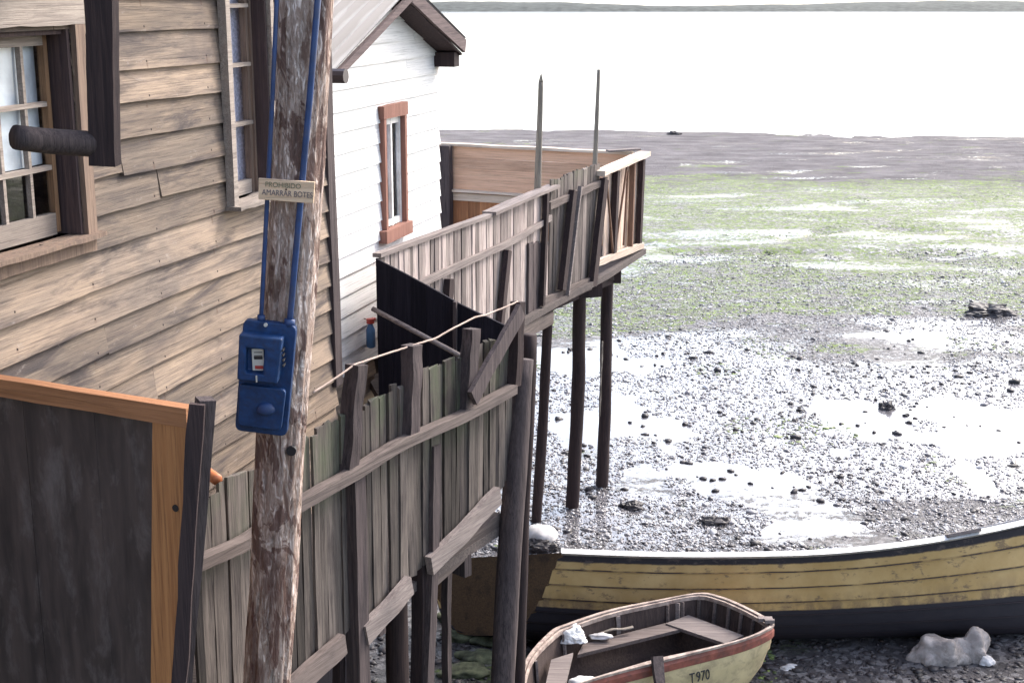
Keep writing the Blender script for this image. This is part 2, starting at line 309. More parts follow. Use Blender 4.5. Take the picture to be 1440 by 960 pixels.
def ground_z(x, y):
    z = 0.10*(fbm(x*0.5, y*0.35, 4, 1)-0.47) + 0.035*(fbm(x*3, y*3, 3, 9)-0.45)
    edge = 62.0 + 1.2*(fbm(x*0.08, x*0+1.5, 3, 3)-0.45)*4 - 0.10*(x-2)
    t = np.clip((y-(edge-9))/9.0, 0, None); z = z*np.clip(1.0-t*0.4, 0.15, 1) - 0.12*np.clip(t,0,1) - 0.35*np.clip(t-1, 0, 4)
    c = np.abs(y-chan(x)); wch = 0.35+2.6*np.clip(fbm(x*0.35, x*0+9.1, 3, 41)-0.42, 0, 1); z = z - 0.13*np.clip(1.3-c/wch, 0, 1)*np.clip(0.4+2.5*(fbm(x*0.8, y*1.5, 3, 44)-0.35), 0, 1)
    c2 = np.abs(y-(35.2+0.22*(x-9)+0.8*np.sin(x*0.9))); z = z - 0.11*np.clip(1.2-c2/0.45, 0, 1)*(x > 6.5)*np.clip(0.3+3*(fbm(x*0.9, y*1.5, 3, 46)-0.4), 0, 1)
    # added unseen bank on the left, closing off light under the houses
    bx = -3.4 - 0.12*(y-6) + 0.5*(fbm(x*0.4, y*0.4, 3, 12)-0.45); k = np.clip((bx-x)/2.5, 0, 1); k = k*k*(3-2*k)
    return z + k*2.6*np.clip((24-y)/8, 0, 1)
def make_grid(name, xs, ys, zf, mat):
    X, Y = np.meshgrid(xs, ys); Z = zf(X, Y); nx, ny = len(xs), len(ys)
    co = np.stack([X, Y, Z], -1).reshape(-1, 3).astype(np.float32)
    i = np.arange((ny-1)*(nx-1)); r = i//(nx-1); c = i % (nx-1); a = r*nx+c
    q = np.stack([a, a+1, a+nx+1, a+nx], -1).astype(np.int32)
    me = bpy.data.meshes.new(name); me.vertices.add(len(co)); me.vertices.foreach_set('co', co.ravel())
    me.loops.add(q.size); me.loops.foreach_set('vertex_index', q.ravel()); me.polygons.add(len(q))
    me.polygons.foreach_set('loop_start', np.arange(0, q.size, 4)); me.polygons.foreach_set('use_smooth', np.ones(len(q), bool))
    me.materials.append(mat); me.update(); me.validate(); o = bpy.data.objects.new(name, me); sc.collection.objects.link(o); return o
def mudm():
    k = NT('tidal_mud'); pos = k.coord()
    sep = k.n('ShaderNodeSeparateXYZ'); k.l(pos, sep.inputs[0]); Y = sep.outputs[1]
    warp = k.math('ADD', k.math('MULTIPLY', k.math('SUBTRACT', k.noise(k.coord((0.35,0.5,1)), 0.6, 4, 0.6), 0.5), 9.0), k.math('MULTIPLY', k.math('SUBTRACT', k.noise(k.coord((0.3,0.9,1)), 0.28, 5, 0.7), 0.5), 16.0))
    Yw = k.math('ADD', Y, warp)
    def band(a, b, c, d):
        m1 = k.n('ShaderNodeMapRange'); k.l(Yw, m1.inputs[0]); m1.inputs[1].default_value = a; m1.inputs[2].default_value = b
        m2 = k.n('ShaderNodeMapRange'); k.l(Yw, m2.inputs[0]); m2.inputs[1].default_value = c; m2.inputs[2].default_value = d; m2.inputs[3].default_value = 1; m2.inputs[4].default_value = 0
        return k.math('MULTIPLY', m1.outputs[0], m2.outputs[0])
    fine = k.noise(pos, 24, 6, 0.75); mid = k.noise(pos, 6, 6, 0.7)
    vor = k.n('ShaderNodeTexVoronoi'); vor.inputs['Scale'].default_value = 17; k.l(pos, vor.inputs['Vector'])
    vc = k.n('ShaderNodeSeparateColor'); k.l(vor.outputs['Color'], vc.inputs[0])
    mud = k.mix(k.ramp(fine, [(0.35, G(0)), (0.65, G(1))]), (0.045,0.040,0.046,1), (0.19,0.172,0.18,1))
    mud = k.mix(k.ramp(vc.outputs[0], [(0.66, G(0)), (0.70, G(0.7))]), mud, (0.38,0.36,0.37,1))
    far = band(40, 46, 200, 300)
    mud = k.mix(far, mud, k.mix(k.ramp(k.noise(k.coord((0.5,1,1)), 1.2, 6, 0.7), [(0.35, G(0)), (0.65, G(1))]), (0.14,0.128,0.132,1), (0.27,0.25,0.255,1)))
    # algae
    al = k.noise(k.coord((0.35,0.8,1)), 1.1, 7, 0.68, 0.4)
    gb = band(24.5, 27.5, 43.0, 47.0)
    thr = k.math('ADD', k.math('MULTIPLY', gb, 0.36), al)
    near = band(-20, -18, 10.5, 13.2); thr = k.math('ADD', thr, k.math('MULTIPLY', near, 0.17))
    gm = k.ramp(thr, [(0.605, G(0)), (0.67, G(1))])
    gm = k.math('MULTIPLY', gm, k.ramp(k.noise(pos, 9, 6, 0.75), [(0.42, G(0.0)), (0.56, G(1))]))
    gm = k.math('MULTIPLY', gm, k.ramp(k.noise(k.coord((0.5,1.6,1)), 2.4, 6, 0.7, 0.4), [(0.40, G(0.1)), (0.52, G(1))]))
    gcol = k.mix(k.ramp(k.noise(pos, 3.1, 6, 0.7), [(0.35, G(0)), (0.65, G(1))]), (0.13,0.18,0.05,1), (0.36,0.48,0.14,1))
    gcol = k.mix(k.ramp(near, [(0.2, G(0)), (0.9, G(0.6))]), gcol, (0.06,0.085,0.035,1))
    mud = k.mix(k.math('MULTIPLY', near, 0.75), mud, (0.02,0.019,0.022,1))  # ground around the boats darkened in colour to stand for their shade
    # water film
    wb = k.math('ADD', k.math('MULTIPLY', band(13.5, 17.0, 22.5, 25.0), 0.31), k.math('MULTIPLY', band(31.0, 32.4, 34.2, 36.0), 0.09))
    wn = k.noise(k.coord((0.30,0.75,1)), 0.9, 5, 0.6, 0.3); wf = k.noise(pos, 11, 5, 0.75)
    wt = k.math('ADD', k.math('ADD', wn, wb), k.math('MULTIPLY', k.math('SUBTRACT', wf, 0.5), 0.8))
    wt = k.math('SUBTRACT', k.math('SUBTRACT', wt, k.math('MULTIPLY', near, 0.2)), k.math('MULTIPLY', far, 0.07))
    wet = k.ramp(wt, [(0.57, G(0)), (0.64, G(1))])
    wet = k.math('MULTIPLY', wet, k.math('SUBTRACT', 1.0, k.math('MULTIPLY', gm, 0.75)))
    col = k.mix(gm, mud, gcol); col = k.mix(k.math('MULTIPLY', wet, 0.5), col, (0.11,0.105,0.115,1))
    k.l(col, k.b.inputs['Base Color'])
    dry = k.math('MAXIMUM', gm, k.math('MULTIPLY', far, k.math('SUBTRACT', 1.0, wet))); k.l(k.math('ADD', k.ramp(wet, [(0, G(0.4)), (1, G(0.16))]), k.math('MULTIPLY', dry, 0.45), True), k.b.inputs['Roughness']); k.b.inputs['IOR'].default_value = 1.45
    k.l(k.math('ADD', k.math('SUBTRACT', 0.45, k.math('MULTIPLY', dry, 0.38)), k.math('MULTIPLY', wet, 0.55)), k.b.inputs['Specular IOR Level'])
    k.l(wet, k.b.inputs['Coat Weight']); k.b.inputs['Coat Roughness'].default_value = 0.06; k.b.inputs['Coat IOR'].default_value = 1.6
    h = k.math('MULTIPLY', k.math('SUBTRACT', 1.0, k.math('MULTIPLY', wet, 0.93)), k.math('ADD', fine, k.math('MULTIPLY', mid, 1.4)))
    k.bump(h, 1.0, 0.05); return k.m
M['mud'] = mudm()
def warpaxis(a, b, c, d, n1, n2, n3):
    return np.unique(np.concatenate([-np.geomspace(-a, -b, n1) if a < 0 else np.geomspace(a, b, n1), np.linspace(b, c, n2), np.geomspace(c, d, n3)]))
xs = np.unique(np.concatenate([-np.geomspace(2500, 12, 30), np.linspace(-12, 26, 330), np.geomspace(26, 2500, 40)]))
ys = np.unique(np.concatenate([np.linspace(-60, 4, 20), np.linspace(4, 26, 280), np.linspace(26, 75, 260), np.geomspace(75, 5000, 40)]))
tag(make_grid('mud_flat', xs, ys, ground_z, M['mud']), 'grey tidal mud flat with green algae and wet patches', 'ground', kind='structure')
def waterm():
    k = NT('bay_water'); k.b.inputs['Base Color'].default_value = (0.42,0.45,0.47,1); k.b.inputs['Roughness'].default_value = 0.12; k.b.inputs['IOR'].default_value = 1.33
    k.b.inputs['Specular IOR Level'].default_value = 0.5
    k.bump(k.noise(k.coord((0.6,1,1)), 2.5, 4, 0.6), 0.15, 0.02); return k.m
wm = MB(); wm.add([(-5000,24,-0.125),(5000,24,-0.125),(5000,7000,-0.125),(-5000,7000,-0.125)], [(0,1,2,3)])
tag(wm.build('bay_water', waterm()), 'bright silver water of the bay beyond the flat', 'water', kind='structure')
# low spit on the far side
def spit():
    vs = []; fs = []; n = 260; m = 7
    for i in range(n+1):
        x = -160 + 420*i/n
        e = 0.6+0.55*nz(x*0.02, 1.1)+0.25*nz(x*0.11, 2.2); thin = max(0.12, min(1, abs(x-42)/45.0)); hgt = 1.5*e*thin + 1.15 + 0.12*nz(x*0.9, 4.0)
        for j in range(m+1):
            u = j/m; y = 352 + 3*nz(x*0.03, 7) + u*(30+40*thin); vs.append((x, y, -0.3 + hgt*math.sin(math.pi*min(u*1.0, 1))**0.6 + 0.12*nz(x*0.7, y*0.5)))
    for i in range(n):
        for j in range(m): a = i*(m+1)+j; fs.append((a, a+m+1, a+m+2, a+1))
    b = MB(); b.add(vs, fs); return b.build('far_spit', plain('marsh_scrub', (0.06,0.068,0.06,1), 0.9, var=0.6, vs=0.5, bump=0.5, bs=1.0), smooth=True)
tag(spit(), 'low grey green spit of land across the water', 'land', kind='structure')
# pebbles and weed: nobody could count them
def stones(name, pts, rad, flat, mat, label, cat, seed):
    r = np.random.default_rng(seed); t = (1+5**0.5)/2
    iv = np.array([(-1,t,0),(1,t,0),(-1,-t,0),(1,-t,0),(0,-1,t),(0,1,t),(0,-1,-t),(0,1,-t),(t,0,-1),(t,0,1),(-t,0,-1),(-t,0,1)])/1.9
    fi = np.array([(0,11,5),(0,5,1),(0,1,7),(0,7,10),(0,10,11),(1,5,9),(5,11,4),(11,10,2),(10,7,6),(7,1,8),(3,9,4),(3,4,2),(3,2,6),(3,6,8),(3,8,9),(4,9,5),(2,4,11),(6,2,10),(8,6,7),(9,8,1)])
    n = len(pts); th = r.uniform(0, 6.28, n); c, s = np.cos(th), np.sin(th)
    V = iv[None]*(1+r.uniform(-0.35, 0.35, (n, 12, 1))); V = V*rad[:, None, None]; V[:, :, 0] *= r.uniform(0.8, 1.9, (n, 1)); V[:, :, 2] *= flat*r.uniform(0.6, 1.3, (n, 1))
    X = V[:,:,0]*c[:,None]-V[:,:,1]*s[:,None]; Y = V[:,:,0]*s[:,None]+V[:,:,1]*c[:,None]
    V = np.stack([X, Y, V[:,:,2]], -1) + pts[:, None, :]
    F = fi[None]+(np.arange(n)*12)[:, None, None]; q = F.reshape(-1, 3).astype(np.int32)
    me = bpy.data.meshes.new(name); me.vertices.add(n*12); me.vertices.foreach_set('co', V.astype(np.float32).ravel())
    me.loops.add(q.size); me.loops.foreach_set('vertex_index', q.ravel()); me.polygons.add(len(q)); me.polygons.foreach_set('loop_start', np.arange(0, q.size, 3))
    at = me.attributes.new('rnd', 'FLOAT', 'FACE'); at.data.foreach_set('value', np.repeat(r.random(n), 20).astype(np.float32))
    me.materials.append(mat); me.update(); o = bpy.data.objects.new(name, me); sc.collection.objects.link(o); tag(o, label, cat, kind='stuff'); return o
def scatter(n, y0, y1, seed, power=1.0, cl=0.0, sc_=0.6):
    r = np.random.default_rng(seed); u = r.random(n)**power; y = y0+(y1-y0)*u; x = (-0.12 + r.random(n)*0.52)*y*1.05
    if cl > 0: keep = fbm(x*sc_, y*sc_*0.7, 4, seed) > cl; x, y = x[keep], y[keep]
    return x, y
k = NT('pebble'); rr = k.attr('rnd'); k.l(k.ramp(rr, [(0.0, (0.035,0.031,0.036,1)), (0.45, (0.12,0.108,0.115,1)), (0.70, (0.30,0.28,0.285,1)), (1.0, (0.68,0.66,0.66,1))]), k.b.inputs['Base Color']); k.b.inputs['Roughness'].default_value = 0.25
M['pebble'] = k.m
k = NT('algae'); rr = k.attr('rnd'); k.l(k.ramp(rr, [(0.0, (0.04,0.055,0.02,1)), (1.0, (0.22,0.29,0.08,1))]), k.b.inputs['Base Color']); k.b.inputs['Roughness'].default_value = 0.6
M['algae'] = k.m
x, y = scatter(170000, 13.2, 33, 21, 1.15, 0.38); r_ = np.random.default_rng(3).lognormal(-4.8, 0.5, len(x)); z = ground_z(x, y)
stones('gravel', np.stack([x, y, z+r_*0.1], -1), np.clip(r_, 0.006, 0.05), 0.6, M['pebble'], 'small dark pebbles and shells strewn over the mud', 'gravel', 31)
x, y = scatter(5000, 8.5, 13.6, 25, 1.0, 0.42); r_ = np.random.default_rng(6).lognormal(-4.0, 0.45, len(x)); z = ground_z(x, y)
stones('dark_gravel', np.stack([x, y, z+r_*0.1], -1), np.clip(r_, 0.006, 0.06), 0.5, M['rock'], 'dark gravel with the shade around the boats put into its colour', 'gravel', 35)  # dark stones continue the painted shade around the boats
x, y = scatter(900, 13.2, 25, 22, 1.0, 0.40, 1.2); r_ = np.random.default_rng(4).lognormal(-3.6, 0.4, len(x)); z = ground_z(x, y)
stones('rubble', np.stack([x, y, z+r_*0.2], -1), np.clip(r_, 0.02, 0.09), 0.6, M['rock'], 'scattered dark fist sized stones on wet mud', 'stones', 32)
x, y = scatter(40000, 8.5, 44, 23, 1.0, 0.62, 0.9); r_ = np.random.default_rng(5).lognormal(-4.1, 0.4, len(x)); z = ground_z(x, y)
stones('seaweed', np.stack([x, y, z+0.002], -1), np.clip(r_, 0.01, 0.05), 0.22, M['algae'], 'thin scraps of green seaweed on the mud', 'seaweed', 33)

# ------------------------------------------------------------------ clapboard walls
def clapboards(s0, s1, z0, z1, ch, holes=(), joints=0.5, warp=0.006, out=0.024, seed=0, step=0.12, top=None, sagf=None):
    """lapped boards on the local XZ plane, outward is -Y; holes = (sa, sb, za, zb)"""
    rn = random.Random(seed); b = MB(); nC = int(math.ceil((z1-z0)/ch))
    for c in range(nC):
        za = z0+c*ch; zb = za+ch+0.02
        cuts = [s0]; s = s0
        while True:
            s += rn.uniform(1.3, 3.2)
            if s >= s1-0.4: break
            if rn.random() < joints: cuts.append(s)
        cuts.append(s1)
        for bi in range(len(cuts)-1):
            a_, e_ = cuts[bi]+0.0015, cuts[bi+1]-0.0015; rnd = rn.random(); ph = rn.random()*90; dz = rn.uniform(-0.006, 0.006)*warp/0.006; lift = rn.uniform(0, 0.006)
            br = sorted(set([a_, e_] + [a_+(e_-a_)*i/max(1, int((e_-a_)/step)) for i in range(1, int((e_-a_)/step))] + [q for h in holes for q in h[:2] if a_ < q < e_]))
            def prof(s, z):
                u = (z-za)/(zb-za); o_ = out*(1-u)+0.003 + lift*(1-u) + warp*0.8*nz(s*1.1+ph, 2.0)*(1-u)
                return -max(0.002, o_)
            def zlow(s): return za + dz + warp*nz(s*0.9+ph, 4.0) + warp*0.35*nz(s*6+ph, 1.0) + (sagf(s, za) if sagf else 0)
            for i in range(len(br)-1):
                p, q = br[i], br[i+1]; mid = (p+q)/2; spans = [(za, zb)]
                for h in holes:
                    if h[0]-1e-6 <= mid <= h[1]+1e-6:
                        ns = []
                        for (u0, u1) in spans:
                            if h[3] <= u0 or h[2] >= u1: ns.append((u0, u1)); continue
                            if h[2] > u0: ns.append((u0, h[2]))
                            if h[3] < u1: ns.append((h[3], u1))
                        spans = ns
                for (u0, u1) in spans:
                    l0 = zlow(p) if u0 == za else u0; l1 = zlow(q) if u0 == za else u0; t0 = t1 = u1
                    if sagf and u1 == zb: t0 += sagf(p, zb); t1 += sagf(q, zb)
                    if top: t0 = min(t0, top(p)); t1 = min(t1, top(q))
                    if t0-l0 < 0.004 and t1-l1 < 0.004: continue
                    t0 = max(t0, l0+0.001); t1 = max(t1, l1+0.001)
                    vs = [(p, prof(p, l0), l0), (q, prof(q, l1), l1), (q, prof(q, t1), t1), (p, prof(p, t0), t0), (p, 0.004, l0), (q, 0.004, l1), (p, 0.004, t0), (q, 0.004, t1)]
                    fs = [(0,1,2,3), (4,5,1,0)]
                    if i == 0: fs.append((4,0,3,6))
                    if i == len(br)-2: fs.append((1,5,7,2))
                    b.add(vs, fs, rnd)
    return b
# ------------------------------------------------------------------ GREY HOUSE (left)
c0 = PY(465, 400, 9.3)
VPd = ray(1331, -20); VPd.z = 0; VPd.normalize()
H1 = Plane((c0.x - VPd.x*6, c0.y - VPd.y*6), (c0.x, c0.y)); END = 6.0
def seg_hole(pl, x0, y0, x1, y1, n=0):
    a = pl.at(x0, y0, n); b = pl.at(x1, y1, n); return a, b
house = thing('weathered_house', 'grey tan clapboard house filling the left side with two casement windows', 'house', H1.o, H1.rz)
A1 = H1.at(8, 352); B1 = H1.at(112, 328); T1 = H1.at(112, 40)
w1 = dict(s0=A1.x-0.22, s1=B1.x, z0=B1.z, z1=T1.z)
A2 = H1.at(320, 288); B2 = H1.at(372, 275); w2 = dict(s0=A2.x, s1=H1.at(380, 270).x, z0=A2.z, z1=A2.z+1.30)
holes = [(w1['s0'], w1['s1'], w1['z0'], w1['z1']), (w2['s0'], w2['s1'], w2['z0'], w2['z1'])]
bd = clapboards(-1.6, END, 1.9, 6.9, 0.168, holes, 0.55, 0.011, 0.024, 5, sagf=lambda s, z: 0.018*math.sin(s*1.3+z*0.6))
bd.build('wall', M['siding'], house)
bk = MB(); HD = 4.2
bk.box(((END-1.6)/2, HD, 4.4), (END+1.6, 0.08, 5.0)); bk.box((-1.56, HD/2, 4.4), (0.08, HD, 5.0)); bk.box((END-0.04, HD/2+0.01, 4.4), (0.08, HD, 5.0))
bk.box(((END-1.6)/2, HD/2, 2.5), (END+1.6, HD, 0.1)); bk.build('back_wall', M['siding'], house)
us = MB(); s_ = 0.0
while s_ < END+1.2:
    w_ = random.uniform(0.10, 0.18); us.plank((s_+w_/2, 0.5, -0.1), (s_+w_/2, 0.5, 2.5), w_, 0.02, (0,1,0), 4, 0.003); s_ += w_+0.004
us.build('shade_void_boards', M['shade_v'], house)  # boards added to blacken the shaded void below the house
rf = MB()
for sgn in (0, 1):
    n = 60
    for i in range(n):
        s_a = -1.9+(END+2.1)*i/n; s_b = -1.9+(END+2.1)*(i+1)/n; za = 0.02*(i % 2); zb_ = 0.02*((i+1) % 2)
        y0, y1 = (-0.4, HD/2) if sgn == 0 else (HD+0.4, HD/2)
        rf.add([(s_a, y0, 6.75+za), (s_b, y0, 6.75+zb_), (s_b, y1, 8.1+zb_), (s_a, y1, 8.1+za)], [(0,1,2,3)], 0.5)
rf.build('roof', M['sheet_iron'], house)
cb = MB()
p0 = H1.at(462, 0); cb.plank((END-0.03, -0.03, 6.9), (END-0.005, -0.03, H1.at(463,545).z), 0.11, 0.03, (0,1,0), 20, 0.004, 0.012)
cb.build('corner_board', M['post'], house)
def window_box(w, hs, name='window', depth=0.12):
    s0, s1, z0, z1 = w['s0'], w['s1'], w['z0'], w['z1']; cx = (s0+s1)/2; W_ = s1-s0; H_ = z1-z0
    f = MB(); j = MB()
    for sx in (s0, s1): j.plank((sx+(0.012 if sx == s0 else -0.012), depth/2-0.012, z0), (sx+(0.012 if sx == s0 else -0.012), depth/2-0.012, z1), depth+0.02, 0.02, (1,0,0), 6, 0.001)
    j.plank((s0+0.024, depth/2, z1-0.012), (s1-0.024, depth/2, z1-0.012), depth, 0.02, (0,0,1), 4, 0.001)
    fr = j.build(name, M['jamb'], hs); return fr, s0, s1, z0, z1
# left window
fr, s0, s1, z0, z1 = window_box(w1, house)
cas = MB(); cas.plank((s1+0.042, -0.035, z0-0.02), (s1+0.042, -0.035, z1+0.02), 0.075, 0.028, (0,1,0), 14, 0.002, 0.004); cas.build('casing', M['frame'], fr)
cas = MB(); cas.plank((s0-0.1, -0.036, z1+0.095), (s1+0.09, -0.036, z1+0.095), 0.15, 0.03, (0,1,0), 10, 0.003); cas.build('head_board', M['frame_pale'], fr)
sl = MB(); sl.plank((s0-0.1, -0.02, z0-0.012), (s1+0.09, -0.02, z0-0.012), 0.02, 0.14, (0,1,0), 10, 0.003)
sl.plank((s0-0.1, -0.04, z0-0.055), (s1+0.06, -0.04, z0-0.055), 0.06, 0.02, (0,1,0), 10, 0.003); sl.build('sill', M['frame'], fr)
sa = MB(); gy = 0.085
gs1 = s1-0.06; gs0 = s0+0.05; gz0 = z0+0.11; gz1 = z1-0.05
sa.box((gs1+0.0, gy, (z0+z1)/2), (0.03, 0.035, z1-z0-0.03)); sa.build('stile', M['frame_tan'], fr)
sa = MB(); sa.plank((gs0, gy, z0+0.055), (gs1-0.016, gy, z0+0.055), 0.10, 0.034, (0,1,0), 5, 0.001); sa.plank((gs0, gy, z1-0.045), (gs1-0.016, gy, z1-0.045), 0.05, 0.034, (0,1,0), 4, 0.001)
nmv = [H1.at(37, 200, -gy).x, H1.at(-2, 200, -gy).x]; zm = [H1.at(40, 149, -gy).z, H1.at(40, 241, -gy).z]
for q in zm: sa.box(((gs0+gs1)/2, gy, q), (gs1-gs0-0.03, 0.03, 0.022))
for q in nmv: sa.box((q, gy+0.001, (z0+z1)/2), (0.02, 0.026, z1-z0-0.1))
sa.build('sash', M['frame_pale'], fr)
pn = MB(); pn.box(((gs0+gs1)/2, gy+0.012, (z0+z1)/2), (gs1-gs0, 0.004, z1-z0-0.08)); pn.build('pane', M['glass'], fr)
def drape(sa_, sb_, y, za, zb, amp=0.012, fr_=30, n=40):
    b = MB(); vs = []; 
    for i in range(n+1):
        s = sa_+(sb_-sa_)*i/n; 
        for z in (za, zb): vs.append((s, y+amp*math.sin(s*fr_*2.1)+amp*0.6*math.sin(s*fr_*0.9+1), z))
    for i in range(n): b.add([vs[2*i], vs[2*i+2], vs[2*i+3], vs[2*i+1]], [(0,1,2,3)], 0.5)
    return b
drape(gs0-0.1, H1.at(57, 150, -gy-0.03).x, gy+0.035, H1.at(40, 235, -gy-0.03).z, z1, 0.006, 9).build('curtain', M['cloth_w'], fr)
bl = MB(); bl.box(((s0+s1)/2, 1.2, (z0+z1)/2), (2.0, 0.05, 2.4)); bl.build('dark_backing', M['room'], fr)
# right window
fr, s0, s1, z0, z1 = window_box(w2, house, depth=0.15)
cas = MB(); cas.plank((s0-0.022, -0.045, z0-0.02), (s0-0.022, -0.045, z1+0.1), 0.05, 0.05, (0,1,0), 14, 0.002, 0.004)
cas.plank((s1+0.022, -0.035, z0-0.02), (s1+0.022, -0.035, z1+0.1), 0.04, 0.03, (0,1,0), 14, 0.002, 0.004); cas.build('casing', M['frame_pale'], fr)
sl = MB(); sl.plank((s0-0.07, -0.035, z0-0.012), (s1+0.05, -0.035, z0-0.012), 0.024, 0.17, (0,1,0), 12, 0.006, 0.01); sl.build('sill', M['frame_pale'], fr)
gy = 0.10; e = H1.at(350, 200, -gy).x
st = MB(); st.box((e, gy, (z0+z1)/2), (0.035, 0.04, z1-z0)); st.box((s1-0.03, gy-0.02, (z0+z1)/2), (0.02, 0.03, z1-z0)); st.build('stile', M['frame'], fr)
st = MB(); st.box(((s0+e)/2, gy, z0+0.045), (e-s0-0.05, 0.04, 0.08))
st.box((s0+0.03, gy, (z0+z1)/2), (0.02, 0.04, z1-z0-0.02))
for yy in (91, 174, 8): st.box(((s0+e)/2+0.01, gy-0.015, H1.at(333, yy, -gy).z), (e-s0-0.04, 0.05, 0.022))
st.build('sash', M['frame_pale'], fr)
pn = MB(); pn.box(((s0+s1)/2, gy+0.012, (z0+z1)/2), (s1-s0-0.03, 0.004, z1-z0-0.02)); pn.build('pane', M['glass'], fr)
drape(s0-0.05, H1.at(344, 200, -gy-0.04).x, gy+0.04, z0, z1, 0.008, 22).build('curtain', M['lace'], fr)
bl = MB(); bl.box(((s0+s1)/2, 0.9, (z0+z1)/2), (1.2, 0.05, 2.2)); bl.build('dark_backing', M['room'], fr)

# ------------------------------------------------------------------ WHITE HOUSE
cW = PY(547, 300, 11.2); WH = Plane((cW.x-VPd.x*2, cW.y-VPd.y*2), (cW.x, cW.y))
wh = thing('white_house', 'small white boarded gable house with red brown window trim and iron roof', 'house', WH.o, WH.rz)
sL = WH.at(462, 300).x-0.1; sR = WH.at(617, 250).x; zb0 = WH.at(500, 508).z
eL = WH.at(474, 96, 0.22); eR = WH.at(651, 58, 0.22); pk = WH.at(578, -14, 0.22)
def gtop(s): return (eL.z + (pk.z-eL.z)*(s-eL.x)/(pk.x-eL.x) if s < pk.x else eR.z + (pk.z-eR.z)*(eR.x-s)/(eR.x-pk.x)) - 0.03
wa = WH.at(531, 157); wb_ = WH.at(566, 322); WS0, WS1, WZ0, WZ1 = wa.x, wb_.x, wb_.z, wa.z
clapboards(sL, sR, zb0-0.05, 7.2, 0.15, [(WS0, WS1, WZ0, WZ1)], 0.3, 0.003, 0.015, 11, top=gtop).build('wall', M['white_siding'], wh)
sk = clapboards(sL, WH.at(524, 500).x, 1.7, zb0-0.05, 0.15, [], 0.4, 0.01, 0.024, 13); sk.build('skirting_boards', M['siding'], wh, )
wk = MB(); WD = 4.0
wk.box((sR-0.03, WD/2+0.01, 4.2), (0.06, WD, 2.8)); wk.box((sL+0.03, WD/2+0.01, 4.2), (0.06, WD, 2.8)); wk.box(((sL+sR)/2, WD, 4.2), (sR-sL, 0.06, 2.8)); wk.box(((sL+sR)/2, WD/2, 2.85), (sR-sL, WD, 0.1)); wk.build('side_walls', M['white_siding'], wh)
def corr(a, b, y0, y1, n=70, amp=0.014):
    # corrugations run up the slope, waves along the ridge (local Y)
    m = MB(); vs = []
    for i in range(n*4+1):
        y = y0+(y1-y0)*i/(n*4); o_ = amp*math.cos(i*math.pi/2)
        for p in (a, b): vs.append((p[0], y, p[2]+o_))
    for i in range(n*4): m.add([vs[2*i], vs[2*i+1], vs[2*i+3], vs[2*i+2]], [(0,1,2,3)], 0.5)
    return m
eLx = eL.copy(); dL = (eL-pk).normalized()
cr = corr((eL.x, 0, eL.z), (pk.x, 0, pk.z+0.01), -0.24, WD+0.3, 40, 0.03); cr2 = corr((eR.x+0.02, 0, eR.z), (pk.x, 0, pk.z+0.01), -0.24, WD+0.3, 40, 0.03); cr.v += cr2.v; n0 = len(cr.v)-len(cr2.v); cr.f += [tuple(i+n0 for i in f) for f in cr2.f]; cr.r += cr2.r
cr.build('roof', M['iron_roof'], wh, smooth=True)
bg_ = MB()
bg_.plank((eL.x-0.02, -0.22, eL.z-0.05), (pk.x, -0.22, pk.z-0.05), 0.055, 0.03, (0,1,0), 10, 0.002)
bg_.plank((pk.x, -0.221, pk.z-0.045), (eR.x+0.03, -0.221, eR.z-0.045), 0.105, 0.03, (0,1,0), 10, 0.002)
bg_.build('bargeboard', M['barge'], wh)
sf = MB(); nrm = 0.03
sf.plank((pk.x+0.02, -0.11, pk.z-0.10), (eR.x, -0.11, eR.z-0.11), 0.02, 0.20, (0,1,0), 6, 0.001); sf.box((eR.x-0.08, -0.10, eR.z-0.15), (0.13, 0.18, 0.12)); sf.build('soffit', M['dark_post'], wh)
gt = MB()
for (sx, zz) in ((eL.x-0.04, eL.z-0.05),):
    gt.tube([(sx, -0.30, zz), (sx, WD, zz)], 0.05, 10)
gt.build('gutter', M['gutter'], wh)
wn_ = MB(); tw = 0.042
for (a_, b_) in (((WS0+tw/2, 0), (WS0+tw/2, 0)), ((WS1-tw/2, 0), (WS1-tw/2, 0))): wn_.plank((a_[0], -0.03, WZ0), (a_[0], -0.03, WZ1), tw, 0.05, (0,1,0), 10, 0.002)
wn_.plank((WS0-0.02, -0.035, WZ1-0.01), (WS1+0.02, -0.035, WZ1-0.01), 0.10, 0.05, (0,1,0), 5, 0.002); wn_.plank((WS0-0.06, -0.045, WZ0+0.02), (WS1+0.03, -0.045, WZ0+0.02), 0.10, 0.07, (0,1,0), 5, 0.003)
wf = wn_.build('window', M['red_trim'], wh)
ws = MB(); gs0, gs1, gz0, gz1 = WS0+tw, WS1-tw, WZ0+0.07, WZ1-0.06
for q in (gs0+0.018, (gs0+gs1)/2, gs1-0.018): ws.box((q, 0.0, (gz0+gz1)/2), (0.03, 0.03, gz1-gz0))
for q in (gz0+0.03, gz1-0.03): ws.box(((gs0+gs1)/2, 0.001, q), (gs1-gs0, 0.026, 0.05))
ws.build('sash', M['white_paint'], wf)
pn = MB(); pn.box(((gs0+gs1)/2, 0.012, (gz0+gz1)/2), (gs1-gs0, 0.004, gz1-gz0)); pn.build('pane', M['glass'], wf)
drape(gs0, gs1, 0.08, gz0+0.35, gz1, 0.01, 18).build('curtain', M['lace'], wf)
bl = MB(); bl.box(((gs0+gs1)/2, 0.7, (gz0+gz1)/2), (1.0, 0.05, 1.6)); bl.build('dark_backing', M['room'], wf)
bt = MB(); p = WH.at(519, 460); bx_, bz_ = WH.at(519, 448, 0.06), WH.at(518, 490, 0.06)
hp = thing('hanging_bottle', 'blue and clear bottle with a red cap hanging on the white wall', 'bottle', WH.W((bx_.x, -0.07, bz_.z)), WH.rz)
hh = bx_.z-bz_.z
